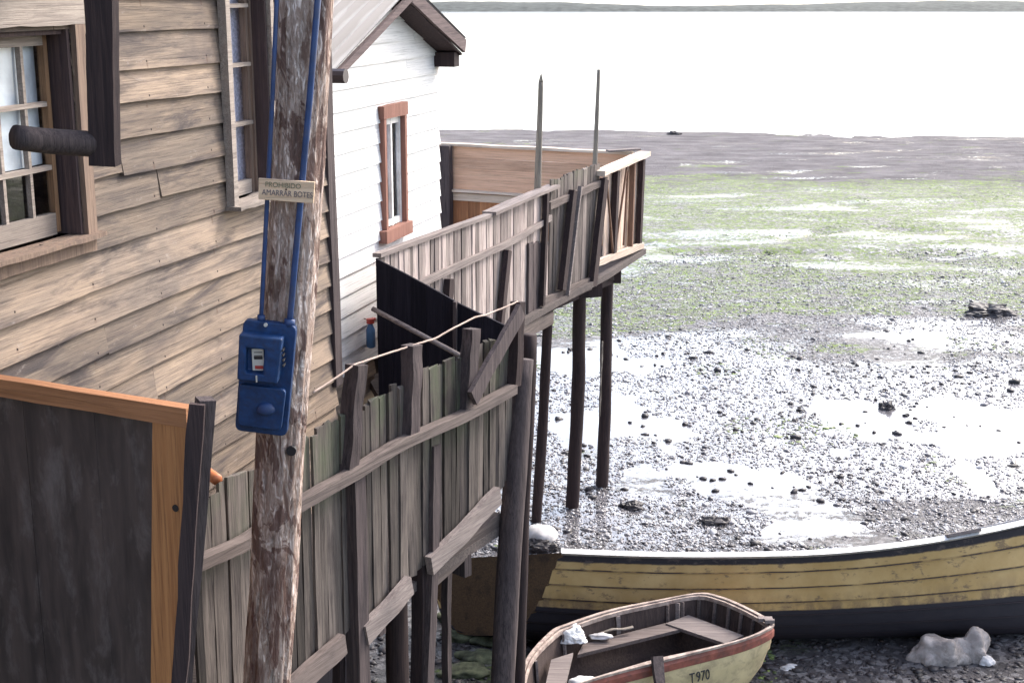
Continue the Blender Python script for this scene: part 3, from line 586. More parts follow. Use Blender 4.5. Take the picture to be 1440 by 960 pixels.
m = MB(); m.tube([(0,0,0),(0,0,0.01),(0,0,hh*0.62),(0,0,hh*0.78),(0,0,hh*0.85)], [0.02,0.036,0.036,0.02,0.015], 14); m.build('body', M['bottle_blue'], hp, True)
m = MB(); m.tube([(0,0,hh*0.85),(0,0,hh)], 0.03, 12); m.box((0.03,0,hh*0.93), (0.09,0.03,0.02)); m.build('cap', M['red'], hp)
m = MB(); m.tube([(0,0,hh*0.9),(0,0.04,hh*0.98),(0,0.07,hh)], 0.004, 6); m.build('hook', M['iron'], hp)

# ------------------------------------------------------------------ NEAR FENCE
nA = PY(500, 520, 7.2); nB = PY(722, 430, 8.7)
NF = Plane((nA.x, nA.y), (nB.x, nB.y))
nf = thing('plank_fence', 'grey weathered plank fence with mossy tops running from the gate to the log pile', 'fence', NF.o, NF.rz)
def interp(tab, x):
    for i in range(len(tab)-1):
        if tab[i][0] <= x <= tab[i+1][0]: u = (x-tab[i][0])/(tab[i+1][0]-tab[i][0]); return tab[i][1]*(1-u)+tab[i+1][1]*u
    return tab[0][1] if x < tab[0][0] else tab[-1][1]
top_t = [(250,715),(300,690),(345,664),(420,612),(505,572),(575,531),(640,502),(722,468)]
mid_t = [(250,797),(275,787),(345,757),(410,708),(500,658),(560,618),(650,580),(722,540)]
bot_t = [(250,1010),(410,953),(478,893),(515,872),(573,812),(607,780),(697,690),(720,672)]
def fence_slats(pl, x0, x1, topt, bott, wmin, wmax, n=0.0, seed=1, gap=0.004, mat=None, lean=0.0, ragged=0.012, tj=0.025, nj=0.006):
    rn = random.Random(seed); b = MB(); s = pl.at(x0, interp(topt, x0), n).x; se = pl.at(x1, interp(topt, x1), n).x
    tops = [(pl.at(q[0], q[1], n).x, pl.at(q[0], q[1], n).z) for q in topt]; bots = [(pl.at(q[0], q[1], n).x, pl.at(q[0], q[1], n).z) for q in bott]
    while s < se:
        w_ = rn.uniform(wmin, wmax); t_ = interp(tops, s+w_/2)+rn.uniform(-tj, tj); z_ = interp(bots, s+w_/2)+rn.uniform(-tj, tj)*0.6
        lz = lean+rn.uniform(-0.006, 0.006); o_ = n + rn.uniform(-nj, nj)
        b.plank((s+w_/2, -o_, z_), (s+w_/2+lz, -o_, t_), w_, 0.018, (0,1,0), 7, 0.003, 0.006, ragged=ragged, rnd=rn.random()); s += w_+rn.uniform(0.001, gap*2)
    return b
fence_slats(NF, 262, 716, top_t, bot_t, 0.035, 0.085, 0, 3, lean=0.02, gap=0.006, nj=0.010).build('slats', M['grey_v'], nf)
def nb(px, py, n=0.0): return NF.at(px, py, n)
mr_ = MB(); pts = [nb(x_, interp(mid_t, x_)+6, 0.06) for x_ in (272, 345, 410, 500, 560, 650, 721)]
for i in range(len(pts)-1): pass
def strip(b, pts, w, t, seg=6, jit=0.004, rnd=0.5):
    vs = []; P_ = []
    for i in range(len(pts)-1):
        for j in range(seg): P_.append(pts[i].lerp(pts[i+1], j/seg))
    P_.append(pts[-1])
    # smooth
    for _ in range(3): P_ = [P_[0]]+[(P_[i-1]+P_[i]*2+P_[i+1])/4 for i in range(1, len(P_)-1)]+[P_[-1]]
    for i, p in enumerate(P_):
        a = w/2+jit*nz(i*0.7, 3); c = w/2+jit*nz(i*0.7, 9)
        vs += [p+Vector((0,-t/2,-a)), p+Vector((0,-t/2,c)), p+Vector((0,t/2,c)), p+Vector((0,t/2,-a))]
    m_ = len(P_); fs = [(0,1,2,3), tuple(reversed([(m_-1)*4+j for j in range(4)]))]
    for i in range(m_-1):
        for j in range(4): fs.append((i*4+(j+1)%4, i*4+j, (i+1)*4+j, (i+1)*4+(j+1)%4))
    b.add(vs, fs, rnd)
strip(mr_, pts, 0.055, 0.07); mr_.build('middle_rail', M['beam'], nf)
for (a_, c_) in (((405,962),(482,893)), ((512,880),(577,812)), ((604,784),(700,686))):
    m = MB(); m.plank(nb(a_[0], a_[1]+12, 0.05), nb(c_[0], c_[1]+10, 0.05), 0.12, 0.045, (0,1,0), 10, 0.004, 0.01); m.build('bottom_rail', M['rail_pale'] if a_[0] > 500 else M['beam'], nf)
m = MB(); m.plank(nb(606, 815, -0.06), nb(700, 730, -0.06), 0.10, 0.05, (0,1,0), 8, 0.004, 0.01); m.build('bottom_rail', M['beam'], nf)
def fpost(px0, py0, px1, py1, w_, t_, n, mat, ext=None):
    a_ = nb(px0, py0, n); c_ = nb(px1, py1, n)
    if ext is not None: d_ = (c_-a_); c_ = a_ + d_*((ext-a_.z)/d_.z)
    m = MB(); m.plank(c_, a_, w_, t_, (0,1,0), 22, 0.004, 0.02); return m.build('post', mat, nf)
fpost(500, 512, 490, 660, 0.085, 0.085, 0.02, M['post'])
fpost(497, 668, 505, 955, 0.10, 0.09, 0.02, M['post'], 0.0)
fpost(480, 665, 478, 955, 0.05, 0.05, -0.08, M['dark_post'], 0.0)
fpost(580, 485, 575, 612, 0.09, 0.08, 0.035, M['post'])
fpost(594, 612, 590, 955, 0.085, 0.08, -0.03, M['dark_post'], 0.0)
fpost(611, 625, 600, 955, 0.07, 0.07, 0.01, M['post'], 0.0)
fpost(662, 462, 655, 575, 0.10, 0.07, 0.035, M['post'])
fpost(729, 424, 722, 542, 0.075, 0.07, 0.03, M['dark_post'])
fpost(629, 800, 628, 955, 0.05, 0.05, -0.5, M['post'], 0.0)
m = MB(); m.plank(nb(732, 436, 0.09), nb(664, 560, 0.09), 0.11, 0.03, (0,1,0), 12, 0.006, 0.01); m.build('brace', M['post'], nf)
# rope along the post tops
rp = [(440,552),(462,538),(500,512),(520,505),(560,492),(585,484),(612,476),(640,460),(668,446),(682,443),(705,434),(728,424)]
pts = [NF.W(nb(x_, y_, 0.03)) for x_, y_ in rp]; P_ = []
for i in range(len(pts)-1):
    for j in range(6): P_.append(pts[i].lerp(pts[i+1], j/6)+Vector((0,0,0.004*nz(i*6+j, 2.2))))
P_.append(pts[-1]); m = MB(); m.tube(P_, 0.0055, 6); tag(m.build('rope', M['rope'], None, True), 'thin pale rope strung over the post tops of the near fence', 'rope')
# log piles beside the fence end
def piling(p_top, p_bot, r0, r1, label, mat=None, group='pilings under the decks'):
    m = MB(); b0 = Vector(p_bot); m.log((0,0,-0.35), Vector(p_top)-b0, r0, r1, 30, 14, 0.06, 0.03)
    o = m.build('piling', mat or M['dark_post'], None, True); o.location = b0; return tag(o, label, 'piling', group)
bt_ = NF.W(nb(707, 950, 0.06)); tp = NF.W(nb(734, 505, 0.0))
dv = (bt_-tp); gb_ = tp + dv*(tp.z/(-dv.z)); gb_.z = 0
piling(tp, gb_, 0.085, 0.075, 'thick log post at the end of the near plank fence', M['post'])
tp2 = NF.W(nb(742, 470, -0.5)); piling(tp2+Vector((0.0,0,0)), (tp2.x-0.1, tp2.y, 0), 0.05, 0.055, 'dark pole close behind the thick log post')
# small orange pipe end
m = MB(); q = NF.W(nb(305, 674, -0.12)); m.tube([q+Vector((-0.08,0.12,0)), q, q+Vector((0.006,-0.01,0))], [0.028,0.028,0.024], 14); tag(m.build('pipe_end', M['orange_plastic'], None, True), 'orange plastic pipe end poking up behind the fence slats', 'pipe')
# platform behind near fence
pf = thing('near_platform', 'dark timber walkway between the near fence and the houses', 'platform', (0,0,0))
def deckpoly(name, poly, z, th, parent, mat):
    b = MB(); n = len(poly); vs = [(p[0], p[1], z) for p in poly]+[(p[0], p[1], z-th) for p in poly]
    fs = [tuple(range(n)), tuple(reversed(range(n, 2*n)))]+[(i, i+n, (i+1)%n+n, (i+1)%n) for i in range(n)]
    b.add(vs, fs); return b.build(name, mat, parent)
aW = NF.W((-1.5, 0.03, 0)); bW = NF.W((NF.at(716,540).x, 0.03, 0)); h1a = H1.W((2.2, 0.2, 0)); h1b = H1.W((END, 0.0, 0)); wA = WH.W((sL, 0, 0)); wB = WH.W((WH.at(530,400).x, -0.02, 0))
deckpoly('floor_boards', [(aW.x,aW.y),(bW.x,bW.y),(wB.x,wB.y),(h1b.x,h1b.y),(h1a.x,h1a.y)], 2.62, 0.06, pf, M['floor'])
for i in range(3):
    m = MB(); a_ = aW.lerp(bW, 0.25+0.3*i); c_ = h1a.lerp(h1b, 0.3+0.33*i); m.plank((a_.x,a_.y,2.5), (c_.x,c_.y,2.5), 0.14, 0.06, (1,0,0), 4, 0.003); m.build('joist', M['post'], pf)
for (u_, v_) in ((0.2,0.45),(0.55,0.5),(0.9,0.5),(0.35,0.95),(0.8,0.95)):
    p = aW.lerp(bW, u_).lerp(h1a.lerp(h1b, u_), v_); piling((p.x,p.y,2.5), (p.x,p.y,0), 0.07, 0.08, 'round pile in the dark below the walkway and grey house', group='piles hidden in the shade under the walkway')

# ------------------------------------------------------------------ DECK, its fences and piles
tz = 4.1
q = [PZ(530, 361, tz), PZ(775, 264, tz), PZ(846, 240, tz), PZ(904, 217, tz)]
S1 = Plane(q[0], q[1]); S2 = Plane(q[1], q[2]); S3 = Plane(q[2], q[3])
df = thing('deck_fence', 'long bleached slat fence along the outer edge of the stilt deck', 'fence', S1.o, S1.rz)
t1 = [(525,364),(530,362),(620,328),(690,304),(775,266)]; b1 = [(525,560),(600,540),(715,480),(735,466),(775,440)]
fence_slats(S1, 530, 768, t1, b1, 0.055, 0.10, 0, 15, tj=0.012, lean=0.01).build('slats', M['pale_v'], df)
m = MB(); strip(m, [S1.at(x_, y_, 0.03) for x_, y_ in ((585,402),(628,381),(720,340),(774,306))], 0.055, 0.035); m.build('middle_rail', M['rail_pale'], df)
m = MB(); strip(m, [S1.at(x_, y_, 0.0)+Vector((0,0,0.02)) for x_, y_ in ((530,363),(620,330),(690,305))], 0.03, 0.07)
strip(m, [S1.at(x_, y_, 0.0)+Vector((0,0,0.03)) for x_, y_ in ((688,305),(735,284),(779,266))], 0.03, 0.13); m.build('top_rail', M['rail_pale'], df)
m = MB(); m.plank(S1.at(714, 478, 0.05), S1.at(776, 446, 0.05), 0.13, 0.04, (0,1,0), 6, 0.006); m.build('bottom_rail', M['beam'], df)
for (a_, c_, w_) in (((714,352),(702,470),0.085), ((768,272),(762,430),0.06), ((632,392),(630,430),0.09)):
    m = MB(); m.plank(S1.at(*c_, 0.05), S1.at(*a_, 0.05), w_, 0.05, (0,1,0), 8, 0.003); m.build('post', M['dark_post'], df)
m = MB(); a_ = S1.at(745, 355, 0.02); fence_slats(S1, 742, 760, [(742,345),(760,340)], [(742,440),(760,440)], 0.06, 0.09, 0.02, 5).build('patch_boards', M['post'], df)
d2 = thing('corner_fence', 'leaning grey slat fence panel with two dark posts at the deck bend', 'fence', S2.o, S2.rz)
fence_slats(S2, 772, 840, [(770,258),(800,244),(842,228)], [(770,425),(842,398)], 0.07, 0.11, 0, 8, tj=0.015, lean=0.05).build('slats', M['grey_far'], d2)
m = MB(); m.plank(S2.at(772, 290, 0.04), S2.at(852, 254, 0.04), 0.07, 0.04, (0,1,0), 8, 0.004); m.build('top_rail', M['beam'], d2)
m = MB(); m.plank(S2.at(764, 428, 0.04), S2.at(830, 398, 0.04), 0.13, 0.04, (0,1,0), 8, 0.004); m.build('bottom_rail', M['beam'], d2)
for (a_, c_, w_) in (((806,268),(790,408),0.10), ((850,252),(833,402),0.125)):
    m = MB(); m.plank(S2.at(*c_, 0.07), S2.at(*a_, 0.07), w_, 0.06, (0,1,0), 8, 0.003); m.build('post', M['dark_post'], d2)
m = MB(); m.plank(S2.at(798, 415, 0.09), S2.at(816, 262, 0.09), 0.03, 0.04, (0,1,0), 8, 0.002); m.build('batten', M['rail_pale'], d2)
d3 = thing('end_fence', 'newer pale timber fence panel with diagonal braces at the far deck corner', 'fence', S3.o, S3.rz)
fence_slats(S3, 850, 900, [(846,246),(904,222)], [(838,368),(902,344)], 0.13, 0.17, -0.02, 19, tj=0.004, gap=0.012, lean=-0.01, nj=0.002).build('slats', M['new_z'], d3)
m = MB(); m.plank(S3.at(842, 244, 0.03), S3.at(907, 216, 0.03), 0.05, 0.14, (0,1,0), 8, 0.004); m.build('top_rail', M['new_x'], d3)
m = MB(); m.plank(S3.at(838, 370, 0.04), S3.at(903, 345, 0.04), 0.07, 0.05, (0,1,0), 8, 0.004); m.build('bottom_rail', M['new_x'], d3)
for (a_, c_, w_, mt) in (((867,240),(862,358),0.09,'dark_post'), ((903,224),(898,343),0.09,'dark_post'), ((890,230),(886,346),0.045,'brace')):
    m = MB(); m.plank(S3.at(*c_, 0.03), S3.at(*a_, 0.03), w_, 0.06, (0,1,0), 8, 0.003); m.build('post', M[mt], d3)
for (a_, c_) in (((854,262),(862,356)), ((882,232),(866,345)), ((883,240),(877,345))):
    m = MB(); m.plank(S3.at(*c_, 0.04), S3.at(*a_, 0.04), 0.022, 0.02, (0,1,0), 8, 0.002); m.build('brace', M['brace'], d3)
# brown inner fence at the far side of the deck
bA = PZ(600, 203, tz); bB = PZ(884, 217, tz); BF = Plane(bA, bB)
bf = thing('cedar_fence', 'orange brown cedar board fence closing the far side of the deck', 'fence', BF.o, BF.rz)
m = MB(); zt = tz; 
L_ = (bB-bA).length+0.02
for i in range(4): m.plank((-0.8, 0.0, zt-0.07-i*0.135), (L_, 0, zt-0.07-i*0.135), 0.132, 0.02, (0,1,0), 10, 0.002, 0.003)
m.build('upper_boards', M['brown_x'], bf)
m = MB(); s_ = -0.8
while s_ < L_: 
    w_ = random.uniform(0.11, 0.15); m.plank((s_+w_/2, 0, 3.0), (s_+w_/2, 0, zt-0.56), w_, 0.02, (0,1,0), 4, 0.001); s_ += w_+0.004
m.build('lower_boards', M['brown_z'], bf)
m = MB(); m.plank((-0.8, -0.03, zt-0.545), (L_-0.5, -0.03, zt-0.545), 0.03, 0.10, (0,1,0), 8, 0.003); m.plank((-0.8, -0.025, zt-0.62), (L_-0.5, -0.025, zt-0.62), 0.09, 0.03, (0,1,0), 8, 0.003); m.build('ledge', M['new_x'], bf)
m = MB(); m.plank((-0.8, 0.0, zt+0.015), (L_+0.02, 0.0, zt+0.015), 0.03, 0.12, (0,1,0), 10, 0.004); m.build('top_rail', M['new_x'], bf)
m = MB(); a_ = BF.at(627, 205, 0.1); m.plank((a_.x, -0.1, 3.0), (a_.x, -0.1, a_.z), 0.13, 0.1, (0,1,0), 8, 0.003); m.build('post', M['post'], bf)
m = MB(); a_ = BF.at(868, 216, 0.15); m.plank((a_.x-0.1, -0.2, tz+0.05), (a_.x+0.2, 0.05, tz+0.06), 0.12, 0.02, (0,0,1), 4, 0.003); tag(m.build('loose_board', M['rail_pale']), 'loose pale board lying on the far corner of the deck rail', 'board'); bpy.data.objects['loose_board'].location = BF.o; bpy.data.objects['loose_board'].rotation_euler = (0,0,BF.rz)
# tall poles
def tallpole(x0, y0, x1, y1, Y, r0, r1, label, tip):
    a_ = PY(x0, y0, Y); c_ = PY(x1, y1, Y); m = MB(); m.log((0,0,0), (a_-c_)*(1-tip), r1, r0, 20, 10, 0.03, 0.0)
    if tip: m.log((a_-c_)*(1-tip), (a_-c_), r0, 0.004, 4, 10, 0.02, 0.0)
    o = m.build('pole', M['tall'], None, True); o.location = c_; tag(o, label, 'pole', None)
tallpole(761, 104, 754, 330, 13.6, 0.023, 0.04, 'tall sharpened grey pole standing up behind the deck fence', 0.05)
tallpole(842, 98, 833, 320, 15.0, 0.018, 0.032, 'thinner tall pole with a flat top near the deck fence bend', 0)
# deck body
dk = thing('stilt_deck', 'timber deck on piles behind the bleached slat fence', 'deck', (0,0,0))
e0 = WH.W((WH.at(530,400).x, 0.0, 0)); off = lambda pl, s, n=0.06: pl.W((s, n, 0))
P1_ = off(S1, 0.05, -0.1); P2_ = off(S2, 0.0, -0.1); P3_ = off(S3, 0.0, -0.1); P4_ = off(S3, (q[3]-q[2]).length-0.05, -0.08); 
deckpoly('floor_boards', [(P1_.x-0.1,P1_.y),(P2_.x,P2_.y),(P3_.x,P3_.y),(P4_.x,P4_.y),(bB.x-0.05,bB.y+0.1),(bA.x-1.6,bA.y+0.1),(-2.6,13.5),(e0.x-0.2,e0.y+0.4)], 3.0, 0.06, dk, M['floor'])
for (x0,y0,x1,y1) in ((-2.0,13.9,0.95,14.9),(-2.4,16.0,1.22,15.6),(-0.5,11.6,0.2,13.3),(0.1,13.7,1.15,15.7)):
    m = MB(); m.plank((x0,y0,2.85), (x1,y1,2.85), 0.15, 0.09, (0,0,1) if False else (0.0,1.0,0.0) if abs(x1-x0) > 2 else (1,0,0), 5, 0.003); m.build('beam', M['dark_post'], dk)
m = MB(); a_ = PY(835, 388, 15.5); c_ = PY(863, 385, 15.5); m.plank(a_, c_, 0.12, 0.1, (0,1,0), 4, 0.003); m.build('beam', M['beam'], dk)
for (tx, ty, bx, by, r, lab) in ((772,455,752,733,0.06,'slim leaning pile nearest the log post under the deck'), (818,405,804,713,0.08,'thick dark pile in the middle under the deck bend'), (857,370,846,684,0.075,'outermost pile under the far deck corner')):
    g_ = PZ(bx, by, 0); t_ = PY(tx-1, ty, g_.y-0.15); d_ = (t_-g_); t_ = g_+d_*(2.9/d_.z); piling(t_, g_, r, r*0.92, lab)
for (bx, by, Y_) in ((600, 600, 0), (560, 650, 0)):
    g_ = PZ(bx, by, 0); piling((g_.x, g_.y, 2.9), g_, 0.075, 0.07, 'pile in the shade below the white house', group='piles hidden in the shade under the walkway')
m = MB(); g_ = PY(843, 585, 15.9); c_ = PY(847, 480, 15.9); P_ = [g_.lerp(c_, i/9)+Vector((0.012*nz(i,1), 0, 0)) for i in range(10)]; m.tube(P_, [0.01+0.012*abs(nz(i*0.8, 4)) for i in range(10)], 6); tag(m.build('weed_strand', M['gold'], None, True), 'frayed strand of pale rope hanging on the outermost pile', 'rope')
# descending fence between deck and walkway, its shade put into the board colour
kA = WH.W((WH.at(531, 365, 0.02).x, -0.03, 0)); DA = PZ(531, 366, 4.08); 
DB = DA + Vector((0.96, -0.29, 0)); DF = Plane(DA, DB)
dfc = thing('shade_dark_fence', 'board fence with shade painted into its near-black boards stepping down between white house and near fence', 'fence', DF.o, DF.rz)
m = MB(); tl_ = [DF.at(x_, y_) for x_, y_ in ((529,363),(590,395),(647,427),(714,459))]; s_ = tl_[0].x
while s_ < tl_[-1].x-0.02:
    w_ = min(random.uniform(0.09, 0.15), tl_[-1].x-s_); tt_ = [(p.x, p.z) for p in tl_]; za_ = interp(tt_, s_+0.001); zb2 = interp(tt_, s_+w_-0.001); o_ = random.uniform(-0.004, 0.004)
    m.add([(s_+0.001,o_-0.01,2.66),(s_+w_-0.001,o_-0.01,2.66),(s_+w_-0.001,o_+0.01,2.66),(s_+0.001,o_+0.01,2.66),(s_+0.001,o_-0.01,za_),(s_+w_-0.001,o_-0.01,zb2),(s_+w_-0.001,o_+0.01,zb2),(s_+0.001,o_+0.01,za_)], [(0,3,2,1),(4,5,6,7),(0,1,5,4),(1,2,6,5),(2,3,7,6),(3,0,4,7)]); s_ += w_
m.build('slats', M['shade_v'], dfc)
m = MB(); m.plank(DF.at(640, 424, 0.03), DF.at(640, 560, 0.03), 0.025, 0.03, (0,1,0), 8, 0.002); m.build('batten', M['post'], dfc)
m = MB(); a_ = DF.W(DF.at(524, 434, 0.12)); c_ = DF.W(DF.at(649, 501, 0.25)); m.tube([(0,0,0), c_-a_], 0.018, 10); o = m.build('handrail_pole', M['rail_pale'], None, True); o.location = a_; tag(o, 'slim pale pole slanting down from the white wall to the near fence', 'pole')

# ------------------------------------------------------------------ UTILITY POLE, METER, SIGN
YP = 5.9
def pole_c(py):
    L = interp([(-200,404),(0,394),(250,385),(500,372),(650,357),(960,343),(1300,330)], py); Rr = interp([(-200,482),(0,470),(250,458),(500,438),(650,427),(960,409),(1300,398)], py); return L, Rr
def util_pole():
    m = MB(); n = 96; seg = 420; z0_, z1_ = -0.3, 7.6
    l0, r0 = pole_c(0); l1, r1 = pole_c(960); cT = PY((l0+r0)/2, 0, YP); cB = PY((l1+r1)/2, 960, YP)
    wT = (PY(r0,0,YP)-PY(l0,0,YP)).length/2; wB2 = (PY(r1,960,YP)-PY(l1,960,YP)).length/2
    vs = []
    for i in range(seg+1):
        z = z0_+(z1_-z0_)*i/seg; u = (z-cB.z)/(cT.z-cB.z); c = cB.lerp(cT, u); r = wB2+(wT-wB2)*u
        bend = 0.008*nz(z*0.9, 2.0)
        for j in range(n):
            th = 2*math.pi*j/n; cx, cy = math.cos(th), math.sin(th)
            a = nz(cx*2.2, cy*2.2+11, z*1.1); f = nz(cx*9, cy*9, z*2.2+4); g = nz(cx*22, cy*22, z*5)
            flake = -0.010 if nz(cx*3.1+7, cy*3.1, z*1.6) > 0.22 else 0.0
            rr = r*(1+0.03*a) + 0.006*f + 0.003*g + flake
            vs.append((c.x+bend+cx*rr, c.y+cy*rr, z))
    fs = [tuple(reversed(range(n))), tuple(seg*n+j for j in range(n))]
    for i in range(seg):
        for j in range(n): fs.append((i*n+j, i*n+(j+1)%n, (i+1)*n+(j+1)%n, (i+1)*n+j))
    m.add(vs, fs, 0.5); return m, cB, cT, wB2, wT
m, cB, cT, wB2, wT = util_pole(); up_ = thing('utility_pole', 'weathered stripped log utility pole standing before the grey house', 'pole', (0,0,0))
m.build('trunk', M['pole'], up_, True)
m = MB(); p = PY(410, 633, YP-wT*0.93); m.tube([p+Vector((0,0.02,0)), p+Vector((0,-0.012,0))], [0.02, 0.022], 12); m.build('bolt', M['black'], up_)
ym = YP-wT-0.035
tl = PY(342, 449, ym); tr = PY(417, 458, ym); br = PY(403, 614, ym); bl_ = PY(330, 605, ym)
mt = thing('electric_meter', 'blue enamelled electricity meter box with pale dial on the utility pole', 'meter', (bl_+br)/2)
O_ = (bl_+br)/2
def rq(p): return p-O_
def roundplate(a, b, c, d, y0, y1, rad=0.02, k_=5):   # corners tl tr br bl -> extruded rounded quad
    cs = [a, b, c, d]; out_ = []
    for i in range(4):
        p, pv, nx_ = cs[i], cs[i-1], cs[(i+1) % 4]; e1 = (pv-p).normalized()*rad; e2 = (nx_-p).normalized()*rad
        for j in range(k_+1):
            u = j/k_; out_.append(p+e1*(1-u)**2+e2*u**2)
    n = len(out_); b_ = MB(); vs = [(p.x, y0, p.z) for p in out_]+[(p.x, y1, p.z) for p in out_]
    b_.add(vs, [tuple(range(n)), tuple(reversed(range(n, 2*n)))]+[(i, i+n, (i+1)%n+n, (i+1)%n) for i in range(n)], 0.5); return b_
bp = roundplate(rq(tl), rq(tr), rq(br), rq(bl_), 0.045, 0.0, 0.03); o = bp.build('back_plate', M['blue'], mt, bevel=0.005)
yh = ym-0.075
h = [PY(336,470,yh), PY(397,477,yh), PY(390,540,yh), PY(333,534,yh)]; h = [rq(v) for v in h]
# housing with a real opening
ho = [PY(346,489,yh), PY(372,492,yh), PY(369,527,yh), PY(345,524,yh)]; ho = [rq(v) for v in ho]
b_ = MB(); vs = []
for ring, y_ in ((h, -0.001), (h, -0.075), (ho, -0.075), (ho, -0.03)): vs += [(v.x, y_, v.z) for v in ring]
fs = []
for a_ in (0, 4, 8):
    for j in range(4): fs.append((a_+j, a_+(j+1)%4, a_+4+(j+1)%4, a_+4+j))
fs.append((12,13,14,15)); b_.add(vs, fs, 0.5); hs_ = b_.build('housing', M['blue'], mt, bevel=0.008)
cx_ = (ho[0]+ho[1]+ho[2]+ho[3])/4
m = MB(); m.box((cx_.x+0.008, -0.038, cx_.z-0.002), (0.048, 0.006, 0.092)); o = m.build('dial', M['dial'], hs_)
m = MB()
for q_ in range(3): m.box((cx_.x+0.010, -0.0425, cx_.z+0.03-q_*0.014), (0.034, 0.002, 0.003))
m.box((cx_.x+0.010, -0.0425, cx_.z+0.008), (0.036, 0.002, 0.009)); m.build('dial_marks', M['black'], hs_)
m = MB(); m.box((cx_.x+0.012, -0.0425, cx_.z-0.034), (0.034, 0.002, 0.014)); m.build('dial_label', M['red'], hs_)
m = MB()
for q_ in range(4): m.box((h[1].x-0.002, -0.045, h[1].z-0.05-q_*0.022), (0.006, 0.05, 0.007))
m.build('vents', M['black'], hs_)
# lower panel + dome
lo = [rq(PY(x_, y_, ym-0.03)) for x_, y_ in ((336,540),(402,548),(395,606),(334,598))]
roundplate(*lo, -0.03, -0.001, 0.02).build('lower_cover', M['blue'], mt, bevel=0.005)
dm = rq(PY(374, 577, ym-0.03)); b_ = MB(); vs = []; N_ = 20; K_ = 6
for i in range(K_):
    a_ = i/(K_-1)*math.pi/2*0.98
    for j in range(N_):
        t_ = 2*math.pi*j/N_; vs.append((dm.x+0.040*math.cos(a_)*math.cos(t_), -0.03-0.022*math.sin(a_), dm.z+0.036*math.cos(a_)*math.sin(t_)*(1.0 if math.sin(t_) > 0 else 0.6)))
fs = [(i*N_+j, i*N_+(j+1)%N_, (i+1)*N_+(j+1)%N_, (i+1)*N_+j) for i in range(K_-1) for j in range(N_)]; fs.append(tuple((K_-1)*N_+j for j in range(N_)))
b_.add(vs, fs, 0.5); b_.build('dome', M['blue_pipe'], mt, True)
m = MB(); s_ = rq(PY(374, 456, ym)); m.tube([(s_.x, -0.002, s_.z), (s_.x, -0.012, s_.z)], 0.008, 10); m.build('screw', M['dial'], mt); m = MB(); s_ = rq(PY(361, 532, yh)); m.box((s_.x, -0.08, s_.z), (0.005, 0.008, 0.028)); m.build('seal', M['dial'], mt)
for (xa, ya, xb, yb, r_) in ((367,452,391,-60,0.0095),(407,458,451,-60,0.0135)):
    a_ = rq(PY(xa, ya, ym+0.02)); c_ = rq(PY(xb, yb, ym+0.02)); c_ = a_+(c_-a_)*1.6; mdl = a_.lerp(c_, 0.4)+Vector((0.004,0,0))
    m = MB(); m.tube([a_, a_.lerp(c_,0.02), mdl, c_], r_, 12); m.tube([a_, a_.lerp(c_, 0.012)], r_*1.7, 12); m.build('conduit', M['blue_pipe'], mt, True)
# sign
ysg = ym-0.012
sg = [PY(x_, y_, ysg) for x_, y_ in ((364,250.5),(443,256),(441,286),(364,280))]; SO = (sg[0]+sg[1]+sg[2]+sg[3])/4
sign = thing('warning_sign', 'small pale wooden sign reading PROHIBIDO AMARRAR BOTES nailed to the pole', 'sign', SO)
s4 = [v-SO for v in sg]; b_ = MB(); vs = [(v.x, -0.008, v.z) for v in s4]+[(v.x, 0.010, v.z) for v in s4]; b_.add(vs, [(3,2,1,0),(4,5,6,7),(0,1,5,4),(1,2,6,5),(2,3,7,6),(3,0,4,7)], 0.4); b_.build('board', M['signwood'], sign, bevel=0.0015)
def text(body, size, mat, parent, loc, rot, name='lettering', sx=1.0, ext=0.0006, bold=0.0):
    c = bpy.data.curves.new('t', 'FONT'); c.body = body; c.size = size; c.extrude = ext; c.align_x = 'CENTER'; c.align_y = 'CENTER'; c.offset = bold
    t = bpy.data.objects.new('t', c); sc.collection.objects.link(t); dg = bpy.context.evaluated_depsgraph_get(); me = bpy.data.meshes.new_from_object(t.evaluated_get(dg))
    bpy.data.objects.remove(t); me.materials.clear(); me.materials.append(mat); me.name = name; o = bpy.data.objects.new(name, me); sc.collection.objects.link(o); o.parent = parent; o.location = loc; o.rotation_euler = rot; o.scale = (sx,1,1); return o
slope = math.atan2(s4[1].z-s4[0].z, s4[1].x-s4[0].x); rot = (Matrix.Rotation(-slope, 3, 'Y') @ Matrix.Rotation(math.pi/2, 3, 'X')).to_euler()
text('PROHIBIDO', 0.029, M['ink_green'], sign, (-0.012, -0.0095, 0.022), rot, sx=0.95)
text('AMARRAR BOTES', 0.033, M['ink'], sign, (0.004, -0.0095, -0.012), rot, sx=0.80)
m = MB(); m.tube([(0,-0.008,0.006),(0,-0.012,0.006)], 0.004, 8); m.build('nail', M['iron'], sign)

# ------------------------------------------------------------------ GATE PANEL bottom left, grey post, hanging bracket
gA = PZ(8, 527, 4.62); gB = PZ(273, 568, 4.62); GP = Plane(gA, gB)
gp = thing('garden_gate', 'dark plywood gate edged with new orange pine at lower left', 'gate', GP.o, GP.rz)
Lg = (gB-gA).length
m = MB(); m.plank((-0.5, -0.02, 4.585), (Lg, -0.02, 4.585-0.004), 0.068, 0.05, (0,1,0), 10, 0.0015); m.build('top_rail', M['orange_x'], gp)
pa = GP.at(219, 600, 0.02).x; pb = GP.at(268, 600, 0.02).x
m = MB(); g0 = GP.at(236, 955, 0.02); g1 = GP.at(245, 592, 0.02); g0 = g1+(g0-g1)*((g1.z-2.7)/(g1.z-g0.z)); m.plank(g0, g1, 0.085, 0.045, (0,1,0), 12, 0.0015, w1=pb-pa); m.build('stile', M['orange_z'], gp)
m = MB(); xg = -0.5
